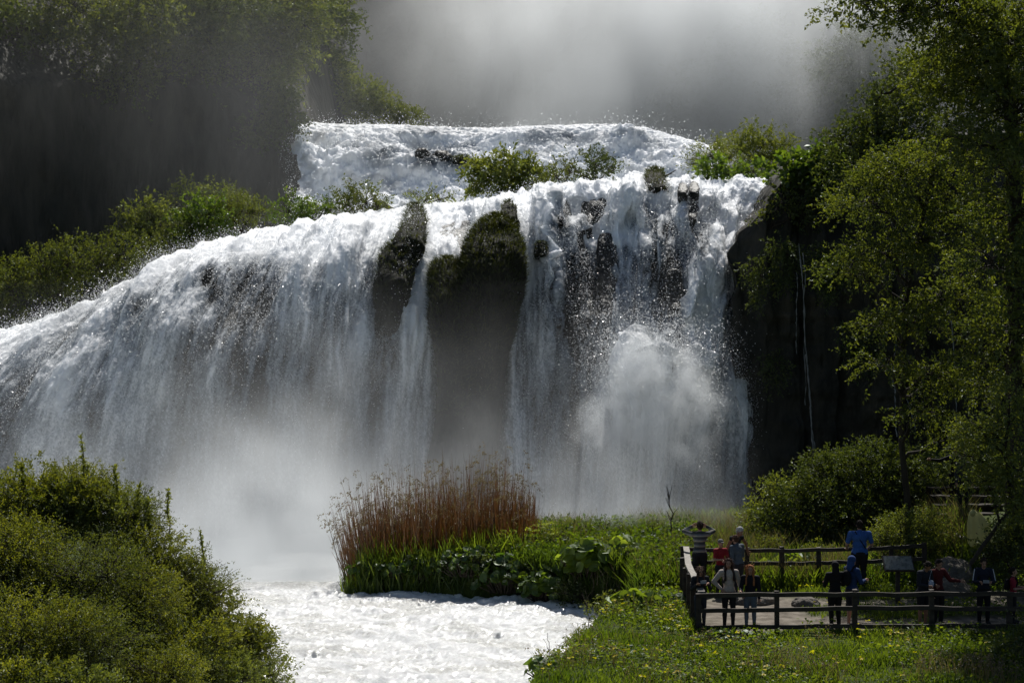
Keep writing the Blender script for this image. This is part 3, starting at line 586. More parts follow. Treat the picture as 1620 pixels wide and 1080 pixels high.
# shrubs ------------------------------------------------------------------
def ridge():
    G='shrubs along the ridge above the main falls'
    spec=[ # label, base px,py, depth, lobes(px,py,rx,rz) , leaf, mat
     ('low dark shrub at the far left end of the ridge',10,535,79,[(-30,470,1.5,1.5),(20,450,1.5,1.4),(5,505,1.3,1.0),(-70,480,1.4,1.6)],.15,'leaf_ridge'),
     ('twiggy topped shrub second from the left on the ridge',85,480,79.5,[(70,430,1.4,1.2),(110,415,1.2,1.3),(95,460,1.2,.9)],.14,'leaf_ridge'),
     ('yellow green rounded shrub left of the white spur of water',165,455,80,[(150,410,1.3,1.2),(190,400,1.2,1.1),(165,430,1.2,.8)],.13,'leaf_ridge'),
     ('hazy upright shrub with star shaped sprays behind the ridge',232,385,85,[(232,345,1.2,1.1),(215,360,1.0,.9),(255,355,.9,.9)],.19,'leaf_pale'),
     ('dark glossy shrub running down beside the left edge of the white water',235,450,79.3,[(225,435,.8,.9),(245,405,1.1,.9),(275,385,1.1,.8),(310,370,1.0,.7)],.14,'leaf_ridge'),
     ('large leaved dark shrub drooping over the lip of the left falls',325,385,79.8,[(300,355,1.0,.8),(335,365,1.1,.6),(330,335,.9,.7)],.2,'leaf_big'),
     ('feathery light green shrub in the middle of the ridge',383,368,80.5,[(375,335,1.1,.8),(400,335,.9,.7),(360,345,.8,.6)],.13,'leaf_ridge'),
     ('misty grey green shrub behind the ridge in front of the left cliff',330,330,88,[(300,315,1.4,.8),(345,315,1.3,.8),(380,330,.9,.7)],.17,'leaf_pale'),
     ('bramble like shrub at the right of the ridge with bare arching twigs',470,358,80.8,[(455,335,.9,.6),(490,342,1.0,.6),(515,338,.8,.6)],.18,'leaf_big'),
     ('rounded bright shrub at the right tip of the ridge by the falls lip',565,352,81,[(545,322,.9,.8),(580,318,.9,.75),(560,338,1.1,.55),(600,325,.5,.6)],.14,'leaf_ridge')]
    for lab,px,py,Y,lb,leaf,mt in spec:
        b=at(px,py,Y); bush('shrub',lab,'shrub',b,screen_lobes(b,[(a,c,Y,rx,rx*.8,rz) for a,c,rx,rz in lb]),M[mt],leaf,110,12,.75,group=G,stem_r=.04,updir=.35)
    G='plants between the two tiers of the falls'
    spec=[('big leaved bush standing in the white water left of the twiggy shrubs',795,312,85,[(760,275,.9,.8),(795,265,1.2,.7),(830,280,1.2,.8),(785,295,1.5,.6),(850,290,.7,.7)],.24,'leaf_pale',.2),  # haze over this bush is put into its pale leaf colour
     ('sparse leafy shrub at the lip with a pointed left shoot',890,302,83,[(880,280,.7,.6),(905,270,.5,.9),(870,295,.6,.4)],.15,'leaf_ridge',.6),
     ('upright shrub with a tall leafy shoot standing over the lip',945,290,83,[(940,258,.55,1.0),(965,272,.6,.6),(925,280,.6,.5)],.17,'leaf_dark',.8),
     ('twiggy half bare bush right of the cascade',1130,270,86,[(1125,245,1.3,.9),(1105,258,.8,.6),(1155,250,.9,.8)],.11,'leaf_pale',.7),
     ('pale bush half lost in the mist right of the cascade',1205,262,92,[(1200,228,1.5,1.2),(1230,245,1.4,1.0),(1170,240,1.3,.9)],.17,'leaf_pale',.4),
     ('low carpet of glossy leaves on the lip at the right of the falls',1160,282,80,[(1130,272,.6,.35),(1160,274,.7,.3),(1195,272,.6,.3),(1115,268,.4,.35)],.22,'leaf_big',.2),
     ('bright glossy creeper tumbling over the top right corner of the falls',1270,300,71.2,[(1250,268,.8,.5),(1285,262,.9,.6),(1310,285,.9,.7),(1270,290,.8,.6),(1300,258,.9,.5)],.25,'leaf_big',.2),
     ('dark trailing shrub on the top edge of the dark cliff',1250,345,70.6,[(1240,318,.7,.7),(1215,365,.6,.8),(1265,335,.9,.9),(1190,402,.45,.5),(1310,320,1.0,.8)],.15,'leaf_ridge',.2),
     ('hummock of pale grass in the cascade behind the left mossy stack',683,325,85,[(670,318,.7,.35),(695,316,.7,.4)],.14,'leaf_pale',.3),
     ('soft misty bush at the top left of the cascade',520,195,115,[(520,140,2.6,2.2),(480,160,1.9,1.7),(565,158,2.3,1.8),(605,172,2.0,1.3),(640,186,1.5,.8),(515,108,1.6,1.4),(470,120,1.5,1.6)],.2,'leaf_pale',.3),
     ('dark fringed bush hanging beside the left edge of the cascade',445,215,97,[(440,160,1.3,1.8),(420,215,1.2,1.2),(455,190,1.0,1.5),(400,210,.9,.9),(415,245,.9,1.0)],.22,'leaf_dark',.3)]
    for lab,px,py,Y,lb,leaf,mt,ud in spec:
        b=at(px,py,Y); bush('shrub',lab,'shrub',b,screen_lobes(b,[(a,c,Y,rx,rx*.8,rz) for a,c,rx,rz in lb]),M[mt],leaf,100,11,.7,group=G,stem_r=.035,updir=ud,aspect=.5 if mt!='leaf_big' else .85)
    # faint trees on the misty slope
    for i,(lab,px,py,Y,r) in enumerate([('ghostly tree high in the bright mist right of centre',1190,90,130,3.4),('ghostly tree in the mist above the right end of the cascade',1290,130,127,3.4),('shadowy tree in the mist near the right hand boughs',1380,90,122,3.6),('dim low bush in mist just above the cascade crest',1080,165,130,2.6)]):
        b=at(px,py+110,Y)
        tree('misty_tree',lab,b,[b,at(px,py+30,Y),at(px+4,py-40,Y)],[L3(px-25,py+25,Y,r),L3(px+30,py+10,Y,r*.9),L3(px,py-35,Y,r*.8),L3(px+10,py+70,Y,r)],M['leaf_dark'],.28,34,13,1.2,rad=.2,group='trees lost in the mist',flat=.2)
ridge()
def platform_bushes():
    for lab,px,py,Y,r,mt in [('dark bush on the slope behind the head of the stair rail',1490,765,57,1.3,'leaf_dark'),('dark leafy bush on the slope right of the stairs',1560,770,56,1.5,'leaf_dark'),('shaded bush on the slope at the right edge behind the stairs',1615,790,54,1.4,'leaf_dark')]:
        b=at(px,py+50,Y); bush('shrub',lab,'shrub',b,screen_lobes(b,[(px-18,py,Y,r,r*.8,r*.8),(px+20,py+8,Y,r*.9,r*.8,r*.8),(px,py+40,Y-.4,r,r*.8,r*.7)]),M[mt],.12,190,13,.5,group='bushes on the slope behind the stairs')
    for lab,px,py,Y,r in [('fringe of hanging plants at the top left edge of the dark cliff',1195,420,68.2,.55),('dark plants trailing down the middle of the dark cliff',1310,400,67.6,.9),('small tuft clinging low on the dark cliff',1225,560,68,.45),('dark hanging plants beside the trickle on the cliff',1240,390,68,.8),('dark fern clump on the cliff under the drooping boughs',1360,520,67.4,.8)]:
        b=at(px,py-10,Y); bush('shrub',lab,'shrub',b,screen_lobes(b,[(px-6,py,Y,r*.8,r*.5,r*.7),(px+8,py+16,Y-.1,r*.7,r*.5,r*.9),(px,py+42,Y-.1,r*.4,r*.4,r*.9)]),M['leaf_dark'],.13,260,12,.6,group='plants hanging on the dark cliff',updir=-.7,droop=.5,stem_r=.02)
    b=np.array([9.6,53.5,.35]); bush('shrub','large dark green rounded bush behind the viewing platform','bush',b,
      screen_lobes(b,[(1330,770,53.5,1.5,1.3,1.3),(1390,745,53.5,1.6,1.3,1.2),(1435,790,53,1.3,1.2,1.1),(1280,800,53,1.2,1.1,1.1),(1350,820,52.5,1.5,1.2,.9),(1240,830,53,.9,.9,.8),(1440,740,54,1.0,1,.9),(1300,735,54,.7,.7,.5)]),M['leaf_dark'],.10,330,13,.45,group='bushes behind the viewing platform')
    b=np.array([7.7,53.8,.2]); bush('shrub','loose bright leaved shrub left of the large dark bush','bush',b,
      screen_lobes(b,[(1215,800,54,.7,.6,.6),(1230,770,54,.5,.5,.35),(1205,830,54,.6,.6,.6),(1255,780,53.8,.55,.5,.5)]),M['leaf_pale'],.12,260,10,.45,group='bushes behind the viewing platform',updir=.1)
    b=np.array([10.6,48.6,.5]); bush('shrub','fine leaved yellow green bush beside the stair rail','bush',b,
      screen_lobes(b,[(1430,845,48.5,.9,.8,.75),(1470,835,48.6,.75,.7,.7),(1400,850,48.4,.5,.5,.5),(1450,870,48,.9,.8,.5),(1490,870,48.4,.5,.5,.5)]),M['leaf_pale'],.07,560,13,.30,group='bushes behind the viewing platform')
    b=np.array([12.6,44.5,.9]); bush('shrub','deep shaded bush under the young tree at the right edge','bush',b,
      screen_lobes(b,[(1590,860,44.5,.7,.6,.6),(1565,880,44.5,.35,.4,.5),(1620,850,44.5,.7,.6,.8),(1600,900,44,.6,.6,.4)]),M['leaf_dark'],.10,340,12,.35,group='bushes behind the viewing platform')
    b=np.array([10.9,36.8,0]); bush('shrub','dark low bush in the shade at the bottom right corner','bush',b,
      screen_lobes(b,[(1600,1040,37,.55,.5,.5),(1560,1065,36.5,.5,.5,.4),(1630,1010,37.5,.5,.5,.5)]),M['leaf_dark'],.09,380,12,.3)
platform_bushes()
def left_bank():
    G='shrubs covering the near left bank'
    look=['leaf_near','leaf_near','leaf_pale','leaf_near','leaf_ridge']
    spec=[(-40,790,36,2.2,1.6,'high shrub at the left edge under the tall shoots'),(60,770,36.5,1.9,1.4,'top shrub of the left bank with reddish dry tips'),(150,800,36.2,1.8,1.3,'crest shrub below the tallest upright shoots'),
     (225,855,36.3,1.6,1.2,'shrub on the crest sloping down to the mist'),(285,905,36.6,1.4,1.0,'shrub halfway down the bank crest'),(335,950,37.0,1.2,.9,'shrub with glossy overhang above the river'),(385,1000,37.6,1.0,.8,'shrub whose right side leans over the white river'),(425,1060,37.6,.9,.7,'lowest dark shrub at the water edge'),
     (105,775,36.4,1.3,1.1,'reddish tipped shrub on the crest between the shoots'),(185,815,36.3,1.2,1.0,'small rounded shrub on the crest under the curved shoots'),(258,880,36.5,1.1,.9,'small shrub on the crest edge above the mist'),(312,925,36.9,1.0,.8,'small shrub on the crest edge right of the mist edge sprig'),(405,1025,37.7,.8,.7,'tangled shrub hanging over the water near the bottom'),
     (20,870,34.2,2.0,1.4,'shaded shrub below the crest at far left'),(120,890,34.2,1.9,1.3,'wide shrub in the middle of the bank face'),(215,940,34.6,1.7,1.2,'sunlit yellow green shrub centre of the bank'),(300,1000,35.2,1.5,1.1,'shrub on the lower slope facing the river'),(360,1060,35.6,1.2,.9,'shrub at the bottom beside the dark water edge shrub'),
     (40,980,32,1.9,1.3,'dark shrub low at the left of the bank'),(150,1000,32.2,1.8,1.2,'shrub with pale upright leafy stems low on the bank'),(255,1060,33,1.5,1.0,'shrub with pale leafed sprays at the bottom edge'),(0,1080,30,1.8,1.2,'darkest shrub in the bottom left corner'),(120,1090,30.4,1.7,1.1,'shrub at the bottom edge left of centre of the bank')]
    for i,(px,py,Y,w_,h_,lab) in enumerate(spec):
        c=at(px,py,Y); b=c-np.array([0,0,h_*.75])
        bush('shrub',lab,'shrub',b,[(0,0,h_*.62,w_*.7,w_*.62,h_*.58)]+auto_lobes(w_*1.9,w_*1.6,h_*1.15,4,200+i,.62),M[look[i%5]],(.055,.07,.05,.085,.06)[(i*3)%5],(440,330,470,240,420)[(i*3)%5],14,(.34,.42,.3,.5,.36)[(i*2)%5],group=G,aspect=.42,updir=.45,stem_r=.02)
    for i,(px,py0,py1,Y,lean,lab) in enumerate([(140,690,830,36.2,-12,'tallest leafy shoot standing up from the left bank'),(158,735,830,36.2,-20,'second tall leafy shoot leaning left'),(200,735,850,36.2,-22,'leafy shoot right of the tallest pair'),(238,790,860,36.2,-4,'short straight leafy shoot on the bank crest'),(272,775,900,36.5,-6,'curved leafy shoot nearest the mist'),(215,765,850,36.3,6,'bushy short shoot between taller ones'),(325,840,905,36.8,-8,'thin forked sprig above the white water'),(40,735,790,36.4,-6,'small spiky sprig at the left crest'),(85,745,800,36.3,4,'blunt sprig on the left crest')]):
        b=at(px,py1,Y); top=at(px+lean,py0,Y)-b; o=thing('tall_shoot',lab,'plant',b,0,'upright shoots on the left bank'); g=Geo(); c=curve([0,0,0],top,.0,10,.012)
        tube(g,c,np.linspace(.018,.006,10),5); link(g.mesh('stem',M['twig']),'stem',o)
        n=170; s=rng.uniform(.15,1,n); P=np.stack([np.interp(s*9,range(10),c[:,j]) for j in range(3)],1); D=unit(rng.normal(0,.7,(n,3))+np.array([0,0,.6]))
        link(leafmesh('leaves',[(leaf_geo(P,D,.10 if i!=6 else .07,.45),np.repeat(.5+.5*rng.random(n),4))],M['leaf_pale']),'leaves',o)
left_bank()

# ---------------------------------------------------------------- mossy rocks
def blades(P,H,W,lean=.25,bend=.3,dirs=None,tone=None):
    n=len(P); a=rng.random(n)*6.283; H=np.broadcast_to(H,(n,))*rng.uniform(.6,1.2,n)
    side=np.stack([np.cos(a),np.sin(a),0*a],1)*np.broadcast_to(W,(n,))[:,None]*.5
    if dirs is None:
        dirs=unit(np.stack([rng.normal(0,lean,n),rng.normal(0,lean,n),np.ones(n)],1))
    b=rng.random(n)*6.283; bd=np.stack([np.cos(b),np.sin(b),-.35*np.ones(n)],1)*bend*H[:,None]
    m=P+dirs*H[:,None]*.55+bd*.25; t=P+dirs*H[:,None]+bd
    V=np.stack([P-side,P+side,m+side*.8,m-side*.8,t+side*.15,t-side*.15],1).reshape(-1,3)
    k=np.arange(n)[:,None]*6; Fc=np.concatenate([k+np.array([[0,1,2,3]]),k+np.array([[3,2,4,5]])],1).reshape(-1,4)
    tone=rng.random(n) if tone is None else tone
    return V,Fc,np.repeat(tone,6)
def blade_mesh(name,sets,mat):
    V=[];Fc=[];T=[];n=0
    for v,f,t in sets: V.append(v);Fc.append(f+n);T.append(t);n+=len(v)
    return mesh_np(name,np.concatenate(V),np.concatenate(Fc),mat,{'rnd':np.concatenate(T)},smooth=False)
def fall_depth(py,px):
    gx,gy,gY=FALL_GRID[0]; py=np.atleast_1d(py); px=np.broadcast_to(px,py.shape); out=[]
    for a,b in zip(px,py):
        k=(np.abs(gx-a)<9)&(np.abs(gy-b)<9); out.append(np.percentile(gY[k],30) if k.any() else np.nan)
    out=np.array(out); ok=~np.isnan(out)
    out=np.interp(np.arange(len(out)),np.arange(len(out))[ok],out[ok]) if ok.any() else np.full(len(out),77.0)
    m=np.ones(9)/9; return np.convolve(np.pad(out,4,mode='edge'),m,'valid')
def mossy_rock(label,prof,tuft=.5,Yf=None,group=None,dk=1.0,bl=.30,proud=.0,mat='moss',shaggy=True,name='mossy_rock'):
    """prof: rows (py, left px, right px) from top to bottom"""
    prof=np.array(prof,float); nv,ns=max(40,int((prof[-1,0]-prof[0,0])/2.5)),64
    py=np.linspace(prof[0,0],prof[-1,0],nv); l=np.interp(py,prof[:,0],prof[:,1]); r=np.interp(py,prof[:,0],prof[:,2])
    sm=np.ones(5)/5; l=np.convolve(np.pad(l,2,mode='edge'),sm,'valid'); r=np.convolve(np.pad(r,2,mode='edge'),sm,'valid')
    Y0=fall_depth(py,(l+r)/2)-proud if Yf is None else np.full(nv,Yf)
    if prof[-1,0]<600: Y0=Y0+sst(.5,1,np.linspace(0,1,nv))*(1.6 if shaggy else 1.1)
    cx=((l+r)/2-810)/F*Y0; hw=(r-l)/2/F*Y0*.95; hw[0]*=.3; z=CAMZ+(HZ-py)/F*Y0
    th=np.linspace(0,2*math.pi,ns,endpoint=False)
    X=cx[:,None]+hw[:,None]*np.cos(th); Y=Y0[:,None]-hw[:,None]*dk*np.sin(th)*1.05; Z=z[:,None]+0*th
    rn=(fbm(X*1.1,Y*1.1,Z*.35,4,131)-.5)*np.minimum(hw[:,None]*1.0,1.5)+(fbm(X*4,Y*4,Z*1.5,3,135)-.5)*.26+(fbm(X*2.6,Y*2.6,Z*.12,3,137)-.5)*np.minimum(hw[:,None],1)*.6*sst(.12,.3,np.linspace(0,1,nv))[:,None]
    X=X+np.cos(th)*rn*.5; Y=Y-np.sin(th)*rn
    P=np.stack([X,Y,Z],-1); base=np.array([cx[-1],Y0[-1],z[-1]])
    o=thing(name,label,'rock',base,0,group)
    i=np.arange(nv*ns).reshape(nv,ns); Fc=np.stack([i[:-1],np.roll(i[:-1],-1,1),np.roll(i[1:],-1,1),i[1:]],-1).reshape(-1,4)
    top=i[0]; cap=np.array([(top[0],top[k+2],top[k+1],top[k]) for k in range(1,ns-2,2)])
    link(mesh_np('rock',P.reshape(-1,3)-base,np.concatenate([Fc,cap]),M[mat]),'rock',o)
    if shaggy:
        K=int(tuft*1500*max(.5,hw.max())*max(.6,(z[0]-z[-1])*.35)); frac=rng.random(K)**1.6*min(1,.75*(1 if nv<80 else .85))
        vi=(frac*(nv-1)).astype(int); ti=rng.integers(0,ns,K); S=P[vi,ti]
        nr=unit(np.stack([np.cos(th[ti]),-np.sin(th[ti]),0.9-frac*1.5],1)); d=unit(nr*.8+np.array([0,0,.25])+rng.normal(0,.3,(K,3)))
        v,f,t=blades(S,bl,.035,dirs=d,bend=.7,tone=rng.random(K)*.75)
        link(blade_mesh('moss_clumps',[(v-base,f,t)],M['moss_blade']),'moss_clumps',o)
    return o
M['moss_blade']=leaf_mat('moss_tuft',(.016,.024,.006),(.07,.085,.018),trans=.35,gloss=.05)
G='mossy rocks in the falls'
mossy_rock('tall mossy pillar with a peak splitting the main falls in the middle',[(341,776,798),(348,764,812),(362,750,820),(380,738,826),(400,728,829),(430,718,829),(500,712,822),(560,708,808),(620,704,799),(680,696,792),(740,684,785),(800,674,780)],tuft=1.2,group=G,dk=1.0,proud=.3)
mossy_rock('lower rounded mossy shoulder on the left of the tall pillar',[(409,694,722),(415,684,734),(428,677,742),(450,674,746),(500,675,748),(560,688,750),(610,692,748),(680,684,742),(740,672,738),(800,664,730)],tuft=1.0,group=G,dk=1.15,proud=.7)
mossy_rock('small mossy knob on top of the broad pillar',[(318,800,808),(326,792,818),(345,788,822),(365,784,828)],group=G,proud=.9,bl=.2)
mossy_rock('slim leaning mossy rock upper left of the broad pillar',[(324,648,664),(332,643,672),(350,636,675),(372,626,675),(395,618,672),(420,616,664),(450,615,655)],group=G,proud=.1,tuft=1.0)
mossy_rock('rounded mossy rock stepped below the slim leaning one with a dark foot in the water',[(384,618,634),(392,606,648),(410,599,660),(440,595,660),(480,592,648),(520,592,636),(555,590,624),(590,588,612)],group=G,proud=.1)
mossy_rock('little round mossy rock right of the broad pillar',[(382,850,862),(390,845,868),(404,844,868),(420,850,862)],group=G,bl=.16,proud=.4)
mossy_rock('grassy knob on the lip of the right falls beside the dead branch',[(268,1026,1044),(278,1019,1054),(295,1021,1055),(315,1030,1050)],group=G,proud=.5,bl=.34,tuft=1.6)
mossy_rock('left of two small dark rocks side by side near the lip',[(288,1079,1082),(291,1075,1087),(297,1072,1089),(315,1071,1088),(322,1074,1086)],group=G,proud=.75,shaggy=False,mat='rock_wet')
mossy_rock('right of two small dark rocks side by side near the lip',[(286,1096,1099),(289,1092,1103),(295,1089,1106),(310,1090,1106),(322,1094,1104)],group=G,proud=.75,shaggy=False,mat='rock_wet')
mossy_rock('narrow dark rock in the water below the pair of small rocks',[(320,1096,1102),(328,1091,1106),(350,1088,1102),(368,1088,1096)],group=G,proud=.7,shaggy=False,mat='rock_wet')
mossy_rock('dark streaked rock slab showing in the middle of the right falls',[(368,950,968),(380,944,976),(420,942,980),(470,946,980),(510,950,972),(530,955,965)],group=G,proud=.1,shaggy=False,mat='rock_wet',dk=.7)
mossy_rock('dark rock low in the right falls above the bursting spray',[(425,1058,1074),(440,1050,1080),(480,1052,1080),(515,1056,1078),(530,1062,1072)],group=G,proud=.1,shaggy=False,mat='rock_wet',dk=.7)
G='rocks in the upper cascade'
mossy_rock('tallest dark rock in the upper cascade',[(234,662,674),(240,656,680),(255,655,682),(268,655,684)],group=G,Yf=95.3,shaggy=False,mat='rock_wet')
mossy_rock('wide wet rock beside the tallest one in the upper cascade',[(238,690,706),(246,682,716),(258,680,720),(270,680,722)],group=G,Yf=95.3,shaggy=False,mat='rock_wet')
mossy_rock('low rock with a grass fringe at the right of the cascade rocks',[(248,722,736),(256,716,746),(268,714,750)],group=G,Yf=95,bl=.3)
def stick():
    Y=77.8; b=at(1040,287,Y); g=Geo(); tube(g,np.array([at(1020,291,Y),at(1040,283,Y),at(1056,277,Y),at(1070,269,Y)])-b,[.05,.045,.035,.015],6)
    tube(g,np.array([at(1052,279,Y),at(1045,271,Y)])-b,[.02,.008],4); tube(g,np.array([at(1060,275,Y),at(1068,277,Y)])-b,[.015,.006],4)
    o=tag(link(g.mesh('dead_branch',M['bark']),'dead_branch',None,b),'bare dead branch lying on the lip of the falls','branch')
stick()

# ---------------------------------------------------------------- grass, flowers, reeds
def scatter(n,x0,x1,y0,y1,mask):
    x=rng.uniform(x0,x1,n); y=rng.uniform(y0,y1,n); k=rng.random(n)<mask(x,y); x=x[k];y=y[k]
    return np.stack([x,y,hz_(x,y)-.02],1)
def turf(x,y):
    inside=sst(.5,.8,ymask(x,y)); d=dirtmask(x,y); return inside*(1-sst(.15,.5,d))
def grass():
    sets=[]
    P=scatter(95000,-1.0,14.0,33.5,47.0,lambda x,y: turf(x,y)*(.35+.65*fbm(x*.8,y*.8,0*x,3,140)))
    tone=np.clip(fbm(P[:,0]*.7,P[:,1]*.7,0*P[:,0],3,141)*1.3-.3+rng.normal(0,.18,len(P)),0,1)
    hgt=.10+.26*sst(.4,.7,fbm(P[:,0]*1.1,P[:,1]*1.1,0*P[:,0],3,142))
    sets.append(blades(P,hgt,.026,tone=tone))
    P=scatter(34000,2.4,13.5,46.2,60,lambda x,y: turf(x,y)); tone=np.clip(fbm(P[:,0]*.7,P[:,1]*.7,0*P[:,0],3,141)*1.3-.35+rng.normal(0,.2,len(P)),0,1)*.8
    sets.append(blades(P,.62,.04,lean=.2,tone=tone))
    P=scatter(30000,-4.6,6.0,46.5,57,lambda x,y: turf(x,y)); sets.append(blades(P,.4+.6*fbm(P[:,0]*.9,P[:,1]*.9,0*P[:,0],3,151),.038,lean=.3,tone=np.clip(fbm(P[:,0]*.8,P[:,1]*.8,0*P[:,0],3,152)*1.6-.62+rng.normal(0,.12,len(P)),0,1)*.8))
    tag(link(blade_mesh('grass',sets,M['grass']),'grass'),'lush green grass covering the river bank',kind='stuff')
    P=scatter(36000,-1,14,33.5,47.5,lambda x,y: turf(x,y)*sst(.42,.62,fbm(x*.6,y*.6,0*x,3,145))); P[:,2]+=rng.uniform(.04,.28,len(P))
    V=leaf_geo(P,unit(rng.normal(0,1,(len(P),3))*np.array([1,1,.4])),.095,.75,1.2)
    P2=scatter(16000,-3.0,6,47.0,56,lambda x,y: turf(x,y)); P2[:,2]+=rng.uniform(.05,.8,len(P2)); V2=leaf_geo(P2,unit(rng.normal(0,1,(len(P2),3))),.13,.7,.8)
    tn=np.concatenate([rng.random(len(V)//4),rng.random(len(V2)//4)*.45]); V=np.concatenate([V,V2]); tag(link(mesh_np('ground_cover',V,np.arange(len(V)).reshape(-1,4),M['grass'],{'rnd':np.repeat(tn,4)},smooth=False),'ground_cover'),'low leafy herbs among the grass on the bank',kind='stuff')
    P=scatter(4200,.2,13,34.5,46,lambda x,y: turf(x,y)*sst(.52,.60,fbm(x*.9,y*.9,0*x,2,150))*.16); P=P[:330]; P[:,2]+=rng.uniform(.22,.34,len(P))
    V=np.concatenate([leaf_geo(P,unit(rng.normal(0,1,(len(P),3))*np.array([1,1,.2])),.075,.9,2) for _ in range(3)])
    tag(link(mesh_np('wildflowers',V,np.arange(len(V)).reshape(-1,4),M['flower'],{'rnd':np.repeat(rng.random(len(V)//4),4)},smooth=False),'wildflowers'),'scattered small yellow flowers in the grass',kind='stuff')
    sets=[]
    P=scatter(22000,-.5,13.5,46.5,58,lambda x,y: turf(x,y)*sst(.38,.55,fbm(x*.7,y*.7,0*x,3,147))); sets.append(blades(P,.95,.020,lean=.25,bend=.25))
    P=scatter(5000,-1.5,12,34.5,40,lambda x,y: turf(x,y)*sst(.52,.66,fbm(x*.9,y*.9,0*x,3,148))*sst(40,35.5,y)); sets.append(blades(P,.5,.016,lean=.2,bend=.2)); top=sets[-1][0][4::6]
    P=scatter(2600,-.5,4.5,40,49,lambda x,y: turf(x,y)*sst(.5,.62,fbm(x*.9,y*.9,0*x,3,149))); sets.append(blades(P,.45,.016))
    D=unit(rng.normal(0,1,(len(top)*5,3))); C=np.repeat(top,5,0)+rng.normal(0,.03,(len(top)*5,3)); v=leaf_geo(C,D,.05,.5)
    m=np.concatenate([s[0] for s in sets]); 
    tag(link(blade_mesh('dry_grass',sets,M['drygrass']),'dry_grass'),'thin pinkish brown dry grass stems among the green',kind='stuff')
    tag(link(mesh_np('seed_heads',v,np.arange(len(v)).reshape(-1,4),M['plume'],{'rnd':np.repeat(rng.random(len(v)//4),4)},smooth=False),'seed_heads'),'fluffy pale seed heads along the bottom of the bank',kind='stuff')
grass()
def reeds():
    K=2300; px=rng.uniform(552,850,K); Y=rng.uniform(51.3,55.3,K); x=(px-810)/F*53; z=hz_(x,Y); z=np.maximum(z,-1.0)
    hh=np.interp(px,[550,600,700,760,800,835,850],[2.4,2.75,2.85,2.95,2.65,2.0,1.5])*rng.uniform(.62,1.08,K)
    lean=np.interp(px,[550,590,650,760,850],[-.24,-.10,-.02,.0,.04])+rng.normal(0,.045,K)
    P=np.stack([x,Y,z],1); d=unit(np.stack([lean,rng.normal(0,.05,K),np.ones(K)],1))
    v,f,t=blades(P,hh,.024,dirs=d,bend=.05)
    v2,f2,t2=blades(P[:1500],hh[:1500]*.62,.03,dirs=unit(d[:1500]+rng.normal(0,.10,(1500,3))*np.array([1,1,0])),bend=.12)
    o=tag(link(blade_mesh('dry_reeds',[(v,f,t),(v2,f2,t2)],M['reed']),'dry_reeds'),'tall stand of reddish brown dry reeds on the spit',kind='stuff')
    tips=v[4::6]; ok=(rng.random(K)<.24)&(hh>1.7); T=tips[ok]; n=11
    C=np.repeat(T,n,0); s=rng.random((len(C),1)); side=np.repeat(np.stack([np.where(px[ok]<600,-1,rng.choice([-1,1],ok.sum())),rng.normal(0,.4,ok.sum()),0*px[ok]],1),n,0)
    C=C+side*s*.20+np.array([0,0,1])*(.12*s-.30*s*s)+rng.normal(0,.022,C.shape); D=unit(side*.6+np.array([0,0,-.5])+rng.normal(0,.5,C.shape))
    V=leaf_geo(C,D,.09,.35)
    link(mesh_np('plumes',V,np.arange(len(V)).reshape(-1,4),M['plume'],{'rnd':np.repeat(rng.random(len(V)//4),4)},smooth=False),'plumes',o)
    K=6500; px=np.concatenate([rng.uniform(552,860,K)]); Y=rng.uniform(50.5,55,K); x=(px-810)/F*52.6; z=np.maximum(hz_(x,Y),-1.0)
    v,f,t=blades(np.stack([x,Y,z],1),np.interp(px,[552,600,800,860],[.7,1.1,1.15,.6])*rng.uniform(.5,1.1,K),.05,lean=.12,bend=.22)
    tag(link(blade_mesh('green_reeds',[(v,f,t)],M['grass']),'green_reeds'),'fresh green reed shoots at the foot of the dry reeds',kind='stuff')
reeds()
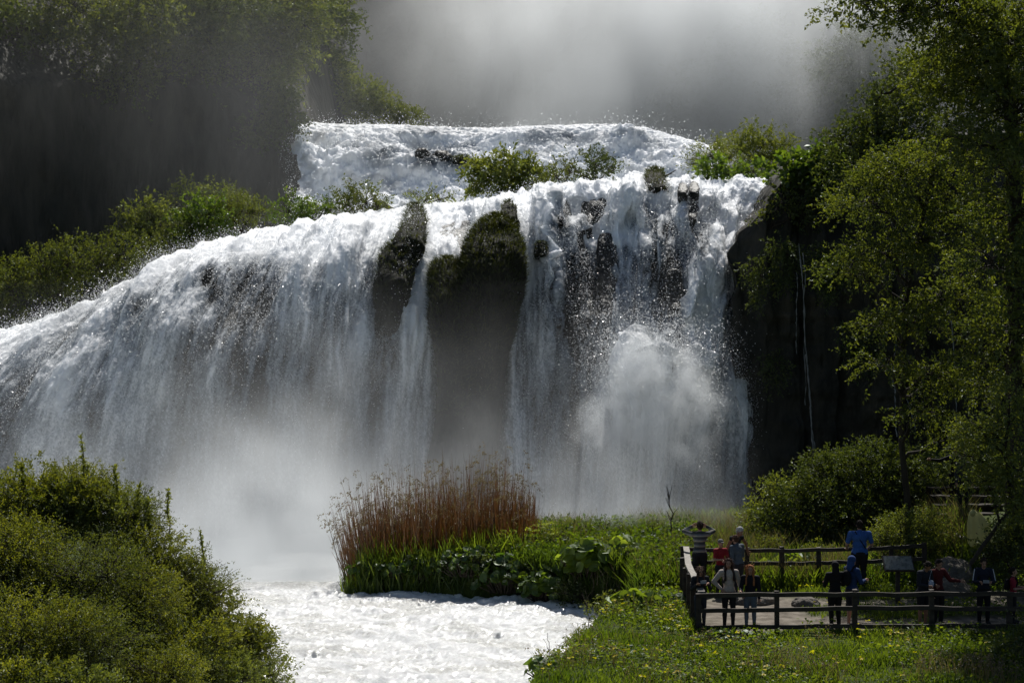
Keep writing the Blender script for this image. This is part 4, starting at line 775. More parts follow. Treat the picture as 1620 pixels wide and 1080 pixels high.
def spit_plants():
    G='broad leaved plants on the bank'
    for lab,px,py,Y,w_,d_,h_,n,L in [('dark leafy clump at the tip of the spit under the reeds',575,922,51.2,1.0,.8,.5,60,.22),('leafy clump on the shaded front of the spit below the reeds',650,924,50.9,2.2,.9,.7,190,.22),('leafy clump overhanging the river right of the reeds',740,925,50.4,1.8,1.1,.9,190,.24),
        ('dense dark leaved clump at the water edge below the yellow umbels',800,928,49.9,1.9,1.2,1.1,260,.26),('leafy clump at the water edge left of the biggest leaves',865,938,49.2,1.7,1.1,1.0,200,.27),('biggest light green rounded leaves on the bank above the river',930,925,48.7,1.7,1.2,1.05,110,.42),('leafy clump right beside the biggest leaves',985,905,49.2,1.6,1.2,1.0,120,.36),
        ('patch of round leaves in the grass left of the platform fence',1010,975,43.8,1.5,1.0,.35,70,.3),('smaller patch of round leaves against the platform fence corner',1062,968,44.2,.9,.8,.35,40,.26),('big leaves at the lower left end of the bank by the white water',858,1075,36.9,.8,.8,.4,40,.28),('sunny broad leaves behind the back fence of the platform',1260,930,48.3,2.6,1.0,.7,120,.36),('sunny leaves behind the back fence near the information board',1390,935,47.8,1.8,.8,.7,90,.34),('low dark leaves in front of the fence corner',1160,1015,39.3,1.6,.5,.25,90,.16)]:
        x=(px-810)/F*Y; z=float(hz_([x],[Y])[0]); broadleaf('butterbur_plant' if L>.25 else 'leafy_plant',lab,'plant',(x,Y,max(z,-.95)),w_,d_,h_,n,L,M['leaf_bright' if L>.28 else 'leaf_big'],G)
    for lab,px,py,Y in [('leftmost yellow green umbel plant by the reeds',778,862,51),('yellow green umbel plant with twin heads among the reeds edge',802,842,51.2),('tall yellow green umbel plant right of the reeds',838,838,51.4),('topmost yellow green umbel plant',865,828,52),('yellow green umbel plant right of the topmost one',880,846,51.4),('low yellow green umbel plant near the water',770,880,50.4)]:
        x=(px-810)/F*Y; z=max(float(hz_([x],[Y])[0]),-.9); b=np.array([x,Y,z]); top=at(px,py,Y)-b; o=thing('umbel_plant',lab,'plant',b,0,'yellow green umbel plants'); g=Geo(); P=[]
        for k in range(7):
            t=top*np.array([1,1,rng.uniform(.72,1.05)])+np.array([rng.normal(0,.16),rng.normal(0,.12),0]); tube(g,curve([0,0,0],t,.02,5),[.018,.016,.013,.01,.008],5)
            q=rng.random((34,1))**.5; a=rng.random((34,1))*6.283; P=t+np.concatenate([np.cos(a)*q*.13,np.sin(a)*q*.13,.05-.05*q*q+rng.normal(0,.012,(34,1))],1); V=leaf_geo(P,unit(rng.normal(0,1,P.shape)*np.array([1,1,.3])),.055,.9,2); link(mesh_np('blossom',V,np.arange(len(V)).reshape(-1,4),M['umbel'],{'rnd':np.repeat(rng.random(len(P)),4)},smooth=False),'blossom',o)
        link(g.mesh('stem',M['leaf_big']),'stem',o)
        c=spray_leaves(np.repeat(top[None]*np.array([1,1,.35]),26,0)+rng.normal(0,.14,(26,3)),unit(rng.normal(0,1,(26,3))),.22,9,.09,.5); link(leafmesh('leaves',[c],M['leaf_near']),'leaves',o)
    for lab,px,py0,py1,Y,nb in [('bare dark sapling standing before the mist left of the platform',1062,778,868,53,9),('thin dry stalk with seed tips rising from the water edge of the bank',930,932,1005,43.5,3),('leaning dry stalk at the lower bank over the river',870,1000,1068,38,2),('tall thin dry stalk at the left of the lower bank',861,1035,1078,37.4,2)]:
        b=at(px+3,py1,Y); top=at(px-4,py0,Y)-b; o=thing('bare_sapling' if nb>5 else 'dry_stalk',lab,'plant',b); g=Geo(); c=curve([0,0,0],top,0,9,.02); h=np.linalg.norm(top)
        r0=.03 if nb>5 else .016; tube(g,c,np.linspace(r0,r0*.3,9),5)
        for k in range(nb):
            s=rng.uniform(.3,.95); p=np.array([np.interp(s*8,range(9),c[:,j]) for j in range(3)]); q=p+np.array([rng.choice([-1,1])*h*rng.uniform(.1,.26)*(1.2-s),rng.normal(0,.1),h*rng.uniform(.12,.32)]); tube(g,curve(p,q,.0,5,.03),np.linspace(r0*.5,r0*.18,5),4)
        link(g.mesh('stem',M['twig']),'stem',o)
spit_plants()
def spit_shrubs():
    for lab,px,py,Y,w_,h_,mt in [('dark shrubby tuft at the water edge under the umbels',775,925,50.3,1.7,.9,'leaf_dark'),('brownish green tangle of stems in the middle of the spit',880,890,51.5,2.2,.9,'leaf_ridge'),('dark tangle at the water edge right of the umbels',835,938,49.6,1.5,.8,'leaf_dark'),('shaded tuft between the biggest leaves and the water',905,945,48.5,1.2,.7,'leaf_dark'),('rough shrub on the bank above the water corner',960,960,46.6,1.4,.7,'leaf_ridge'),('low rough shrub on top of the bank by the sapling',1030,872,54,2.0,.8,'leaf_ridge'),('pale weedy clump right of the reeds',858,868,53,1.3,1.0,'leaf_pale'),('bright weedy clump below the misty edge of the spit',905,862,54,1.5,.9,'leaf_pale'),('rough clump of weeds left of the bare sapling',985,868,53.5,1.6,1.0,'leaf_ridge'),('yellowish weedy clump on the middle of the bank',955,895,50.5,1.4,.8,'leaf_pale'),('dark weedy clump between sapling and platform corner',1055,905,50,1.2,.8,'leaf_ridge'),('tall weedy clump behind the left end of the back fence',1110,880,50.5,1.5,.8,'leaf_near'),('weedy clump behind the middle of the back fence',1215,885,51,1.7,.8,'leaf_ridge'),('bright weeds behind the back fence beside the blue shirted man',1300,895,50.5,1.5,.7,'leaf_pale'),('leafy tuft at the brink of the lower bank over white water',925,1010,42.6,1.3,.55,'leaf_near'),('leafy tuft further down the brink of the bank',885,1045,39.8,1.2,.5,'leaf_near')]:
        x=fx(px,Y); z=max(float(hz_([x],[Y])[0]),-.85)
        bush('shrub',lab,'shrub',(x,Y,z),auto_lobes(w_,w_*.8,h_,5,int(px),.55),M[mt],.085,420,11,.32,group='scrub on the spit and the bank edge',updir=.5,stem_r=.015)
fx=lambda px,Y:(px-810)/F*Y
spit_shrubs()

# ---------------------------------------------------------------- fences and board
def rail(g,a,b,w_,h_,mid=.02):
    a=np.asarray(a,float); b=np.asarray(b,float); n=9; s=np.linspace(0,1,n)[:,None]; p=a+(b-a)*s; p[1:-1]+=rng.normal(0,mid*.5,(n-2,3))*np.array([.3,.3,1])
    d=unit((b-a)[None])[0]; up=np.array([0,0,1.]); sd=unit(np.cross(d,up)[None])[0]
    V=np.concatenate([np.stack([p-sd*w_/2-up*h_/2,p+sd*w_/2-up*h_/2,p+sd*w_/2+up*h_/2,p-sd*w_/2+up*h_/2],1)]).reshape(-1,3)
    Fc=[(i*4+j,i*4+(j+1)%4,i*4+4+(j+1)%4,i*4+4+j) for i in range(n-1) for j in range(4)]+[(3,2,1,0),((n-1)*4,(n-1)*4+1,(n-1)*4+2,(n-1)*4+3)]
    g.add(V,Fc)
def fence(label,line,posts,top_h,rails,group,base,mat='wood',top_pale=False,rail_w=.05,rail_h=.10):
    o=thing('wooden_fence',label,'fence',base,0,group); base=np.asarray(base,float)
    for (x,y) in posts:
        z=float(hz_([x],[y])[0]); g=Geo(); hh=top_h+rng.uniform(-.02,.06)
        n=6; 
        for k in range(1): box(g,(x-base[0],y-base[1],z-.25+(hh+.25)/2-base[2]),(.115,.115,hh+.25),jit=.006)
        link(g.mesh('post',M[mat],smooth=False),'post',o)
    for r in rails:
        for (p,q) in zip(line[:-1],line[1:]):
            za=float(hz_([p[0]],[p[1]])[0]); zb=float(hz_([q[0]],[q[1]])[0]); g=Geo(); off=np.array([0,-.085,0]) if abs(p[1]-q[1])<.5*abs(p[0]-q[0]) else np.array([.085,0,0])
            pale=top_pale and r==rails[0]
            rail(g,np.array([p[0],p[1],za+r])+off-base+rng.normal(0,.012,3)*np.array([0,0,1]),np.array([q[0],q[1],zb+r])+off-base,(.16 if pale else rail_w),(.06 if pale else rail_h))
            me=g.mesh('rail',M['wood_sunlit' if pale else mat],smooth=False); ro=link(me,'rail',o)
            if pale: ro['label']='wide pale top rail catching the sun'
    return o
G='timber fences of the viewing platform'
fx=lambda px,Y:(px-810)/F*Y
FR=[(fx(p,40.1),40.1) for p in (1105,1229,1352,1474,1597,1720)]
fence('dark wooden fence along the front of the viewing platform',[FR[0],FR[2],FR[4],FR[5]],FR,.99,(.94,.60,.19),G,(FR[0][0],40.1,0))
BK=[(fx(p,46.9),46.9) for p in (1080,1182,1237,1295,1352,1410,1462)]
fence('dark wooden fence along the back of the viewing platform facing the falls',[BK[0],BK[2],BK[4],BK[6]],BK,1.03,(.97,.62,.20),G,(BK[0][0],46.9,0))
SD=[(fx(1079,45.6),45.6),(fx(1084,44.2),44.2),(fx(1090,42.8),42.8),(fx(1096,41.4),41.4)]
fence('short side fence with a pale sunlit top rail at the left end of the platform',[(BK[0][0],46.8),SD[1],(FR[0][0],40.2)],SD,.96,(.99,.60,.20),G,(SD[0][0],45.6,0),top_pale=True)
def stairs():
    base=at(1515,900,50.5); o=thing('stair_rail','sloping wooden handrail with a pale sunlit top beside the stairs','railing',base)
    g=Geo(); rail(g,at(1505,808,52.5)-base,at(1524,852,48.6)-base,.16,.06); ro=link(g.mesh('rail',M['wood_sunlit'],smooth=False),'rail',o); ro['label']='pale sunlit sloping top rail'
    g=Geo(); rail(g,at(1507,838,52.5)-base,at(1530,905,47.6)-base,.05,.10); link(g.mesh('rail',M['wood'],smooth=False),'rail',o)
    for px,pt,Y in ((1504,806,52.6),(1515,830,50.4),(1528,872,48.2)):
        t=at(px,pt,Y); z=float(hz_([t[0]],[Y])[0]); g=Geo(); box(g,np.array([t[0],Y,(t[2]+z-.2)/2])-base,(.11,.11,t[2]-z+.2),jit=.005); link(g.mesh('post',M['wood'],smooth=False),'post',o)
    o=thing('stairs','dark timber steps climbing up under the trees at the right','stairs',(13.0,47.4,0))
    for k in range(9):
        y=47.6+k*.62; z=.55+k*.19; g=Geo(); rail(g,(.0-.6+.05*k,y-47.4,z),(1.5+.05*k,y-47.4,z),.34,.07); link(g.mesh('step',M['bark'],smooth=False),'step',o)
        g=Geo(); rail(g,(-.6+.05*k,y-47.25,z-.13),(1.5+.05*k,y-47.25,z-.13),.04,.18); link(g.mesh('riser',M['bark'],smooth=False),'riser',o)
stairs()
def board():
    Y=44.2; x=fx(1421,Y); z=float(hz_([x],[Y])[0]); o=thing('information_board','tilted information board on a dark wooden post on the platform','sign',(x,Y,z))
    g=Geo(); box(g,(0,0.05,.42),(.11,.11,.95),jit=.004); link(g.mesh('post',M['wood'],smooth=False),'post',o)
    R=np.array(Matrix.Rotation(math.radians(-48),3,'X').inverted())
    R=np.array(Matrix.Rotation(math.radians(42),3,'X'))
    g=Geo(); box(g,(0,0,1.05),(.78,.50,.05),R); link(g.mesh('frame',M['wood'],smooth=False),'frame',o)
    m,nt,out=new_mat('printed_panel'); L=nt.links.new; tc=N(nt,'ShaderNodeTexCoord'); n=N(nt,'ShaderNodeTexNoise',i_Scale=9.0,i_Detail=5); L(tc.outputs['Object'],n.inputs['Vector'])
    c=ramp(nt,n.outputs[0],[(.38,(.06,.08,.075)),(.52,(.20,.21,.20)),(.66,(.12,.14,.11))]); p=N(nt,'ShaderNodeBsdfPrincipled',i_Roughness=.35); L(c,p.inputs['Base Color']); L(p.outputs[0],out.inputs[0])
    g=Geo(); box(g,np.array([0,0,1.05])+R@np.array([0,0,.03]),(.72,.44,.012),R); link(g.mesh('panel',m,smooth=False),'panel',o)
board()
def boulders():
    mr=noise_mat('dusty_boulder',(.07,.06,.05),(.20,.18,.15),scale=5,rough=.9,bump=.9,dist=.06)
    for lab,px,py,Y,rx,ry,rz in [('low pale boulder in the dirt near the stair foot',1495,925,45.2,.75,.55,.42),('sloping earthy rock under the stair rail',1508,905,46.6,.6,.6,.55),('flat grey stone at the left of the platform dirt',1192,945,44.4,.55,.4,.22),('small dark stone in the grass patch on the platform',1275,950,43.9,.35,.3,.22)]:
        x=fx(px,Y); z=float(hz_([x],[Y])[0]); n=40; th,ph=np.meshgrid(np.linspace(0,6.2832,n*2),np.linspace(.02,3.12,n),indexing='ij')
        D=np.stack([np.sin(ph)*np.cos(th),np.sin(ph)*np.sin(th),np.cos(ph)],-1); r=.75+.55*fbm(D[...,0]*1.6+px,D[...,1]*1.6,D[...,2]*1.6,4,160)
        me=mesh_np('boulder',(D*r[...,None]*np.array([rx,ry,rz])).reshape(-1,3),grid_faces(n*2,n)[:,::-1],mr); o=link(me,'boulder',None,(x,Y,z+.02)); tag(o,lab,'boulder',group='stones on the platform')
boulders()

# ---------------------------------------------------------------- people
def ring_caps(seg,b):
    return [(b,b+k,b+k+1,b+k+2) for k in range(1,seg-2,2)]
def capsule(g,p1,r1,p2,r2,seg=10,sc=None):
    p1=np.asarray(p1,float); p2=np.asarray(p2,float); ax=p2-p1; l=np.linalg.norm(ax); ax=ax/l if l>1e-6 else np.array([0,0,1.])
    rf=np.array([0,1,0]) if abs(ax[1])<.8 else np.array([1,0,0]); A=unit(np.cross(ax,rf)[None])[0]; B=np.cross(ax,A)
    R=[]
    for ph in np.radians([-80,-50,-25,0]): R.append((p1+ax*r1*math.sin(ph),r1*math.cos(ph)))
    for ph in np.radians([0,25,50,80]): R.append((p2+ax*r2*math.sin(ph),r2*math.cos(ph)))
    th=np.linspace(0,2*math.pi,seg,endpoint=False); V=np.concatenate([c+r*(np.cos(th)[:,None]*A+np.sin(th)[:,None]*B) for c,r in R])
    n=len(R); Fc=[(i*seg+j,i*seg+(j+1)%seg,(i+1)*seg+(j+1)%seg,(i+1)*seg+j) for i in range(n-1) for j in range(seg)]
    Fc+=[q[::-1] for q in ring_caps(seg,0)]+ring_caps(seg,(n-1)*seg)
    g.add(V,Fc)
def ellip(g,c,r,R=None,seg=14):
    gg=Geo(); capsule(gg,(0,0,-1e-4),1,(0,0,1e-4),1,seg); V=gg.V[0]*np.asarray(r,float)
    if R is not None: V=V@np.asarray(R).T
    g.add(V+np.asarray(c,float),gg.F[0])
def remesh(g,name,mat,vox=.014,smooth=4,fac=.5):
    me=g.mesh(name,mat); o=bpy.data.objects.new(name,me); COL.objects.link(o)
    r=o.modifiers.new('r','REMESH'); r.mode='VOXEL'; r.voxel_size=vox; s=o.modifiers.new('s','SMOOTH'); s.iterations=smooth; s.factor=fac
    dg=bpy.context.evaluated_depsgraph_get(); me2=bpy.data.meshes.new_from_object(o.evaluated_get(dg)); bpy.data.objects.remove(o); bpy.data.meshes.remove(me)
    me2.name=name; me2.polygons.foreach_set('use_smooth',np.ones(len(me2.polygons),bool))
    if not me2.materials: me2.materials.append(mat)
    return me2
def join_geo(me,g,name,mat):
    """append loose quads (fingers) to a remeshed body so that it stays one mesh"""
    V=np.empty(len(me.vertices)*3,np.float32); me.vertices.foreach_get('co',V); V=V.reshape(-1,3)
    bm=bmesh.new(); bm.from_mesh(me); W=np.concatenate(g.V); Fq=np.concatenate(g.F); vs=[bm.verts.new(v) for v in W]
    for f in Fq:
        try: bm.faces.new([vs[i] for i in f]).smooth=True
        except ValueError: pass
    bm.to_mesh(me); bm.free(); return me
CL={}
def cloth(c,key=None):
    k=key or str(c)
    if k not in CL: CL[k]=plain('cloth_'+('%02d'%len(CL)),c,rough=.85,var=.2,scale=25,spec=.2)
    return CL[k]
SKIN=plain('skin',(.42,.24,.17),rough=.55,var=.08); SKIN2=plain('tanned_skin',(.30,.16,.10),rough=.55,var=.08)
EYE=plain('eye_dark',(.02,.015,.012),rough=.3); LIP_=plain('lip',(.25,.08,.07),rough=.5)
def stripes():
    m,nt,out=new_mat('striped_knit'); L=nt.links.new; tc=N(nt,'ShaderNodeTexCoord'); sp=N(nt,'ShaderNodeSeparateXYZ'); L(tc.outputs['Object'],sp.inputs[0])
    mm=N(nt,'ShaderNodeMath',operation='MULTIPLY'); mm.inputs[1].default_value=7.2; L(sp.outputs[2],mm.inputs[0]); fr=N(nt,'ShaderNodeMath',operation='FRACT'); L(mm.outputs[0],fr.inputs[0])
    c=ramp(nt,fr.outputs[0],[(0,(.045,.05,.055)),(.36,(.05,.052,.055)),(.42,(.30,.28,.22)),(.58,(.32,.30,.24)),(.64,(.16,.17,.18)),(.86,(.15,.16,.17)),(.92,(.045,.05,.055))])
    p=N(nt,'ShaderNodeBsdfPrincipled',i_Roughness=.9); L(c,p.inputs['Base Color']); L(p.outputs[0],out.inputs[0]); return m
def rotx(a): return np.array(Matrix.Rotation(a,3,'X'))
def rotz(a): return np.array(Matrix.Rotation(a,3,'Z'))
def person(label,px,Y,H,yaw=0,lean=0,arms=None,top=((.05,.05,.06),'long'),bottom=((.03,.03,.04),'long'),hair=((.05,.03,.02),'short'),shoes=(.03,.03,.03),
           headp=0,heady=0,face=False,stout=1.0,stance=.06,step=0,skin=None,zoff=0.0,extras=(),topmat=None,group=None,hips=0.0,child=False):
    skin=skin or SKIN; x=fx(px,Y); z=float(hz_([x],[Y])[0])+zoff; o=thing('person',label,'person',(x,Y,z),yaw,group)
    S=stout; hd=1.12 if child else 1.0
    U=rotx(lean)                     # lean forward (towards -Y)
    pv=np.array([0,0,.53])
    def up(p): return (pv+U@(np.array(p,float)-pv)+np.array([hips,0,0]))*H
    lo=lambda p: (np.array(p,float)+np.array([hips*max(0,(p[2]-.05)/.5),0,0]))*H
    hipz=.50; leg={}
    for s in (-1,1):
        fy=step*s
        leg[s]=[lo((s*.052,0,hipz)),lo((s*(stance*.55+.025),-.012+fy*.5,.275)),lo((s*stance,.008+fy,.042)),lo((s*stance*1.25,-.085+fy,.022))]
    sh={s:up((s*.104*S,.004,.805)) for s in (-1,1)}
    arm={}
    A=arms or {}
    for s in (-1,1):
        du,df=A.get(s,((s*.16,.03,-1),(s*.04,-.28,-1)))
        du=U@np.array(du,float); df=U@np.array(df,float); du/=np.linalg.norm(du); df/=np.linalg.norm(df)
        el=sh[s]+du*.172*H; wr=el+df*.148*H; arm[s]=(sh[s],el,wr,df)
    Rh=rotz(heady)@rotx(headp)@U if False else U@rotz(heady)@rotx(headp)
    nb=up((0,.008,.838)); hc=nb+Rh@(np.array([0,-.012,.088*hd])*H)
    def hp(p): return hc+Rh@(np.array(p,float)*H*hd)
    # body: one continuous skinned surface
    g=Geo()
    ellip(g,up((0,0,.555)),np.array([.080*S,.058*S,.07])*H,U); ellip(g,up((0,.003,.66)),np.array([.072*S,.052*S,.10])*H,U); ellip(g,up((0,.004,.76)),np.array([.088*S,.058*S,.085])*H,U)
    capsule(g,sh[-1],.036*H,sh[1],.036*H); capsule(g,up((0,.006,.80)),.032*H,hc,.027*H)
    ellip(g,hp((0,.006,.012)),np.array([.043,.054,.055])*H*hd,Rh); ellip(g,hp((0,-.014,-.026)),np.array([.033,.036,.040])*H*hd,Rh)
    capsule(g,hp((0,-.048,.004)),.0055*H,hp((0,-.060,-.016)),.0085*H)
    for s in (-1,1):
        ellip(g,hp((s*.045,.004,-.006)),np.array([.006,.012,.018])*H*hd,Rh)
        h,k,a_,t=leg[s]; capsule(g,h,.052*H*S,k,.034*H); capsule(g,k,.034*H,a_,.021*H); ellip(g,k+np.array([0,.018,-.07])*H,np.array([.028,.03,.06])*H)
        capsule(g,a_-np.array([0,-.012,.015])*H,.02*H,t,.017*H)
        a0,e_,w_,df=arm[s]; capsule(g,a0,.031*H,e_,.023*H); capsule(g,e_,.024*H,w_,.015*H)
        q=unit(np.cross(df,np.array([.15*s,1,.1]))[None])[0]; pn=np.cross(q,df)
        capsule(g,w_+q*.008*H,.013*H,w_+df*.045*H+q*.009*H,.012*H); capsule(g,w_-q*.008*H,.013*H,w_+df*.045*H-q*.010*H,.012*H)
    me=remesh(g,'person',skin,.0105*H/1.7,3)
    fg=Geo()
    for s in (-1,1):
        a0,e_,w_,df=arm[s]; q=unit(np.cross(df,np.array([.15*s,1,.1]))[None])[0]; pn=np.cross(q,df)
        if np.dot(pn,np.array([0,-1,-.3]))<0: pn=-pn
        for k,(off,l) in enumerate([(-.017,.034),(-.0055,.042),(.0055,.039),(.016,.030)]):
            r=w_+df*.048*H+q*off*H; m_=r+(df*.85+pn*.5)*l*.55*H; t=m_+(df*.45+pn*.9)*l*.5*H
            tube(fg,[r-df*.01*H,r,m_,t],np.array([.0058,.0056,.005,.0038])*H,6)
        r=w_+df*.014*H-q*.017*H*(1 if s<0 else -1); t1=r+(df*.6+pn*.5-q*.8*(1 if s<0 else -1))*.024*H; tube(fg,[r,t1,t1+(df*.8+pn*.5)*.018*H],np.array([.0068,.006,.0045])*H,6)
    join_geo(me,fg,'person',skin); link(me,'body',o)
    if face:
        for s in (-1,1):
            e=Geo(); ellip(e,hp((s*.0165,-.0475,.008)),np.array([.0062,.004,.0042])*H,Rh); link(e.mesh('eye',EYE),'eye',o)
        e=Geo(); ellip(e,hp((0,-.047,-.034)),np.array([.0125,.005,.004])*H,Rh); link(e.mesh('mouth',LIP_),'mouth',o)
    # clothes
    c,sl=top; g=Geo(); d=.011
    ellip(g,up((0,0,.565)),np.array([.088*S,.067*S,.075])*H,U); ellip(g,up((0,.002,.65)),np.array([.083*S,.063*S,.11])*H,U); ellip(g,up((0,.004,.75)),np.array([.097*S,.067*S,.092])*H,U); capsule(g,sh[-1],.044*H,sh[1],.044*H); capsule(g,up((0,.008,.80)),.050*H,up((0,.004,.835)),.036*H)
    capsule(g,up((-.03*S,0,.53)),.066*S*H,up((.03*S,0,.53)),.066*S*H)
    for s in (-1,1):
        a0,e_,w_,df=arm[s]
        if sl=='none': continue
        if sl=='short': capsule(g,a0,.043*H,a0+(e_-a0)*.72,.036*H)
        else: capsule(g,a0,.043*H,e_,.033*H); capsule(g,e_,.034*H,w_-df*.004*H,.023*H)
    link(remesh(g,'top',topmat or cloth(c),.014,3),'top',o)
    c,ln=bottom; g=Geo(); capsule(g,lo((-.03,0,.52)),.068*S*H,lo((.03,0,.52)),.068*S*H)
    for s in (-1,1):
        h,k,a_,t=leg[s]
        if ln=='long': capsule(g,h,.062*H*S,k,.042*H); capsule(g,k,.042*H,a_+np.array([0,0,.012])*H,.031*H)
        elif ln=='tight': capsule(g,h,.057*H*S,k,.037*H); capsule(g,k,.038*H,a_+np.array([0,0,.012])*H,.025*H)
        else: capsule(g,h,.064*H*S,h+(k-h)*.95,.050*H)
        if ln!='short': ellip(g,k+np.array([0,.018,-.07])*H,np.array([.036,.038,.07])*H)
        f=Geo(); capsule(f,a_+np.array([0,.008,-.012])*H,.028*H,t+np.array([0,0,.004])*H,.022*H); ellip(f,(a_+t)/2-np.array([0,0,.012])*H,np.array([.027,.072,.018])*H)
        link(remesh(f,'shoe',cloth(shoes),.012,2),'shoe',o)
    link(remesh(g,'trousers' if ln!='short' else 'shorts',cloth(c),.014,3),'trousers' if ln!='short' else 'shorts',o)
    c,hs=hair; g=Geo()
    if hs in('short','long','wild'):
        ellip(g,hp((0,.014,.024)),np.array([.049,.055,.055])*H*hd,Rh); ellip(g,hp((0,.026,-.004)),np.array([.046,.042,.05])*H*hd,Rh)
        if hs!='short':
            for s in (-1,1):
                capsule(g,hp((s*.036,.014,.01)),.022*H,up((s*.055,-.022,.80)),.022*H); capsule(g,up((s*.055,-.022,.80)),.022*H,up((s*.06,-.060,.70)),.014*H)
            capsule(g,hp((0,.03,0)),.038*H,up((0,.052,.76)),.040*H)
        m=remesh(g,'hair',cloth(c),.010,2)
        for i in range(1): link(m,'hair',o)
        n=240; D=unit(rng.normal(0,1,(n,3))+np.array([0,.3,.5])); P=np.array([hp(np.array([0,.016,.022])+dd*np.array([.047,.052,.052])) for dd in D]); 
        dr=unit((D@Rh.T)*.5+np.array([-.5 if hs=='wild' else 0,.1,-.7])+rng.normal(0,.3,(n,3)))
        v,f,t=blades(P,(.05 if hs=='short' else .12)*H/1.7,.012,dirs=dr,bend=.3)
        link(mesh_np('loose_hair',v,f,cloth(c),smooth=False),'loose_hair',o)
    elif hs=='hood':
        ellip(g,hp((0,.012,.018)),np.array([.058,.066,.066])*H,Rh); capsule(g,hp((0,.03,-.02)),.052*H,up((0,.03,.82)),.06*H); link(remesh(g,'hood',cloth(c),.014,3),'hood',o)
    elif hs=='cap':
        ellip(g,hp((0,.004,.030)),np.array([.050,.058,.045])*H*hd,Rh); ellip(g,hp((0,-.058,.022)),np.array([.036,.032,.006])*H*hd,Rh); link(remesh(g,'cap',cloth(c),.009,2),'cap',o)
    for ex in extras:
        if ex[0]=='phone':
            mid=(arm[-1][2]+arm[1][2])/2+(arm[-1][3]+arm[1][3])*.028*H+np.array([0,-.01,.02]); g=Geo(); box(g,mid,(.145,.012,.075)); link(g.mesh('phone',cloth((.30,.31,.33)),smooth=False),'phone',o)
        if ex[0]=='backpack':
            g=Geo(); ellip(g,up((0,.105,.70)),np.array([.085,.055,.115])*H,U); ellip(g,up((0,.135,.655)),np.array([.062,.035,.055])*H,U); bo=link(remesh(g,'backpack',cloth(ex[1]),.014,2),'backpack',o)
            for s in (-1,1):
                g=Geo(); tube(g,[up((s*.06,.075,.79)),up((s*.068,.03,.862)),up((s*.066,-.05,.82)),up((s*.068,-.074,.75)),up((s*.085,-.05,.66))],.011*H,6); link(g.mesh('strap',cloth(ex[1])),'strap',bo)
        if ex[0]=='strap':
            g=Geo(); tube(g,[up((ex[2]*.075,-.03,.845)),up((ex[2]*.07,.045,.838)),up((ex[2]*.02,.078,.74)),up((-ex[2]*.06,.074,.62)),up((-ex[2]*.095,.02,.56))],.008*H,5); link(g.mesh('shoulder_strap',cloth(ex[1])),'shoulder_strap',o)
        if ex[0]=='bag':
            g=Geo(); ellip(g,up(ex[2]),np.array([.05,.035,.065])*H); tube(g,[up((.07,-.06,.84)),up((.02,-.085,.74)),up(ex[2])],.007*H,5); link(remesh(g,'bag',cloth(ex[1]),.010,2),'bag',o)
        if ex[0]=='jacket_lines':
            for s in (-1,1):
                g=Geo(); a0,e_,w_,df=arm[s]; off=np.array([s*.03,-.022,.022])*H; tube(g,[a0+off,(a0+e_)/2+off*.95,e_+off*.85],.007*H,5); link(g.mesh('stripe',cloth((.6,.6,.62))),'stripe',o)
    return o
UPH={-1:((-.55,-.70,.15),(.75,.40,.52)),1:((.55,-.70,.15),(-.75,.40,.52))}      # both hands raised to the head
PHONE={-1:((-.30,-.25,-1),(.42,-.75,.62)),1:((.30,-.25,-1),(-.42,-.75,.62))}      # hands together before the face
LAP={-1:((-.22,-.25,-1),(.45,-1,.10)),1:((.22,-.25,-1),(-.45,-1,.10))}
PI=math.pi
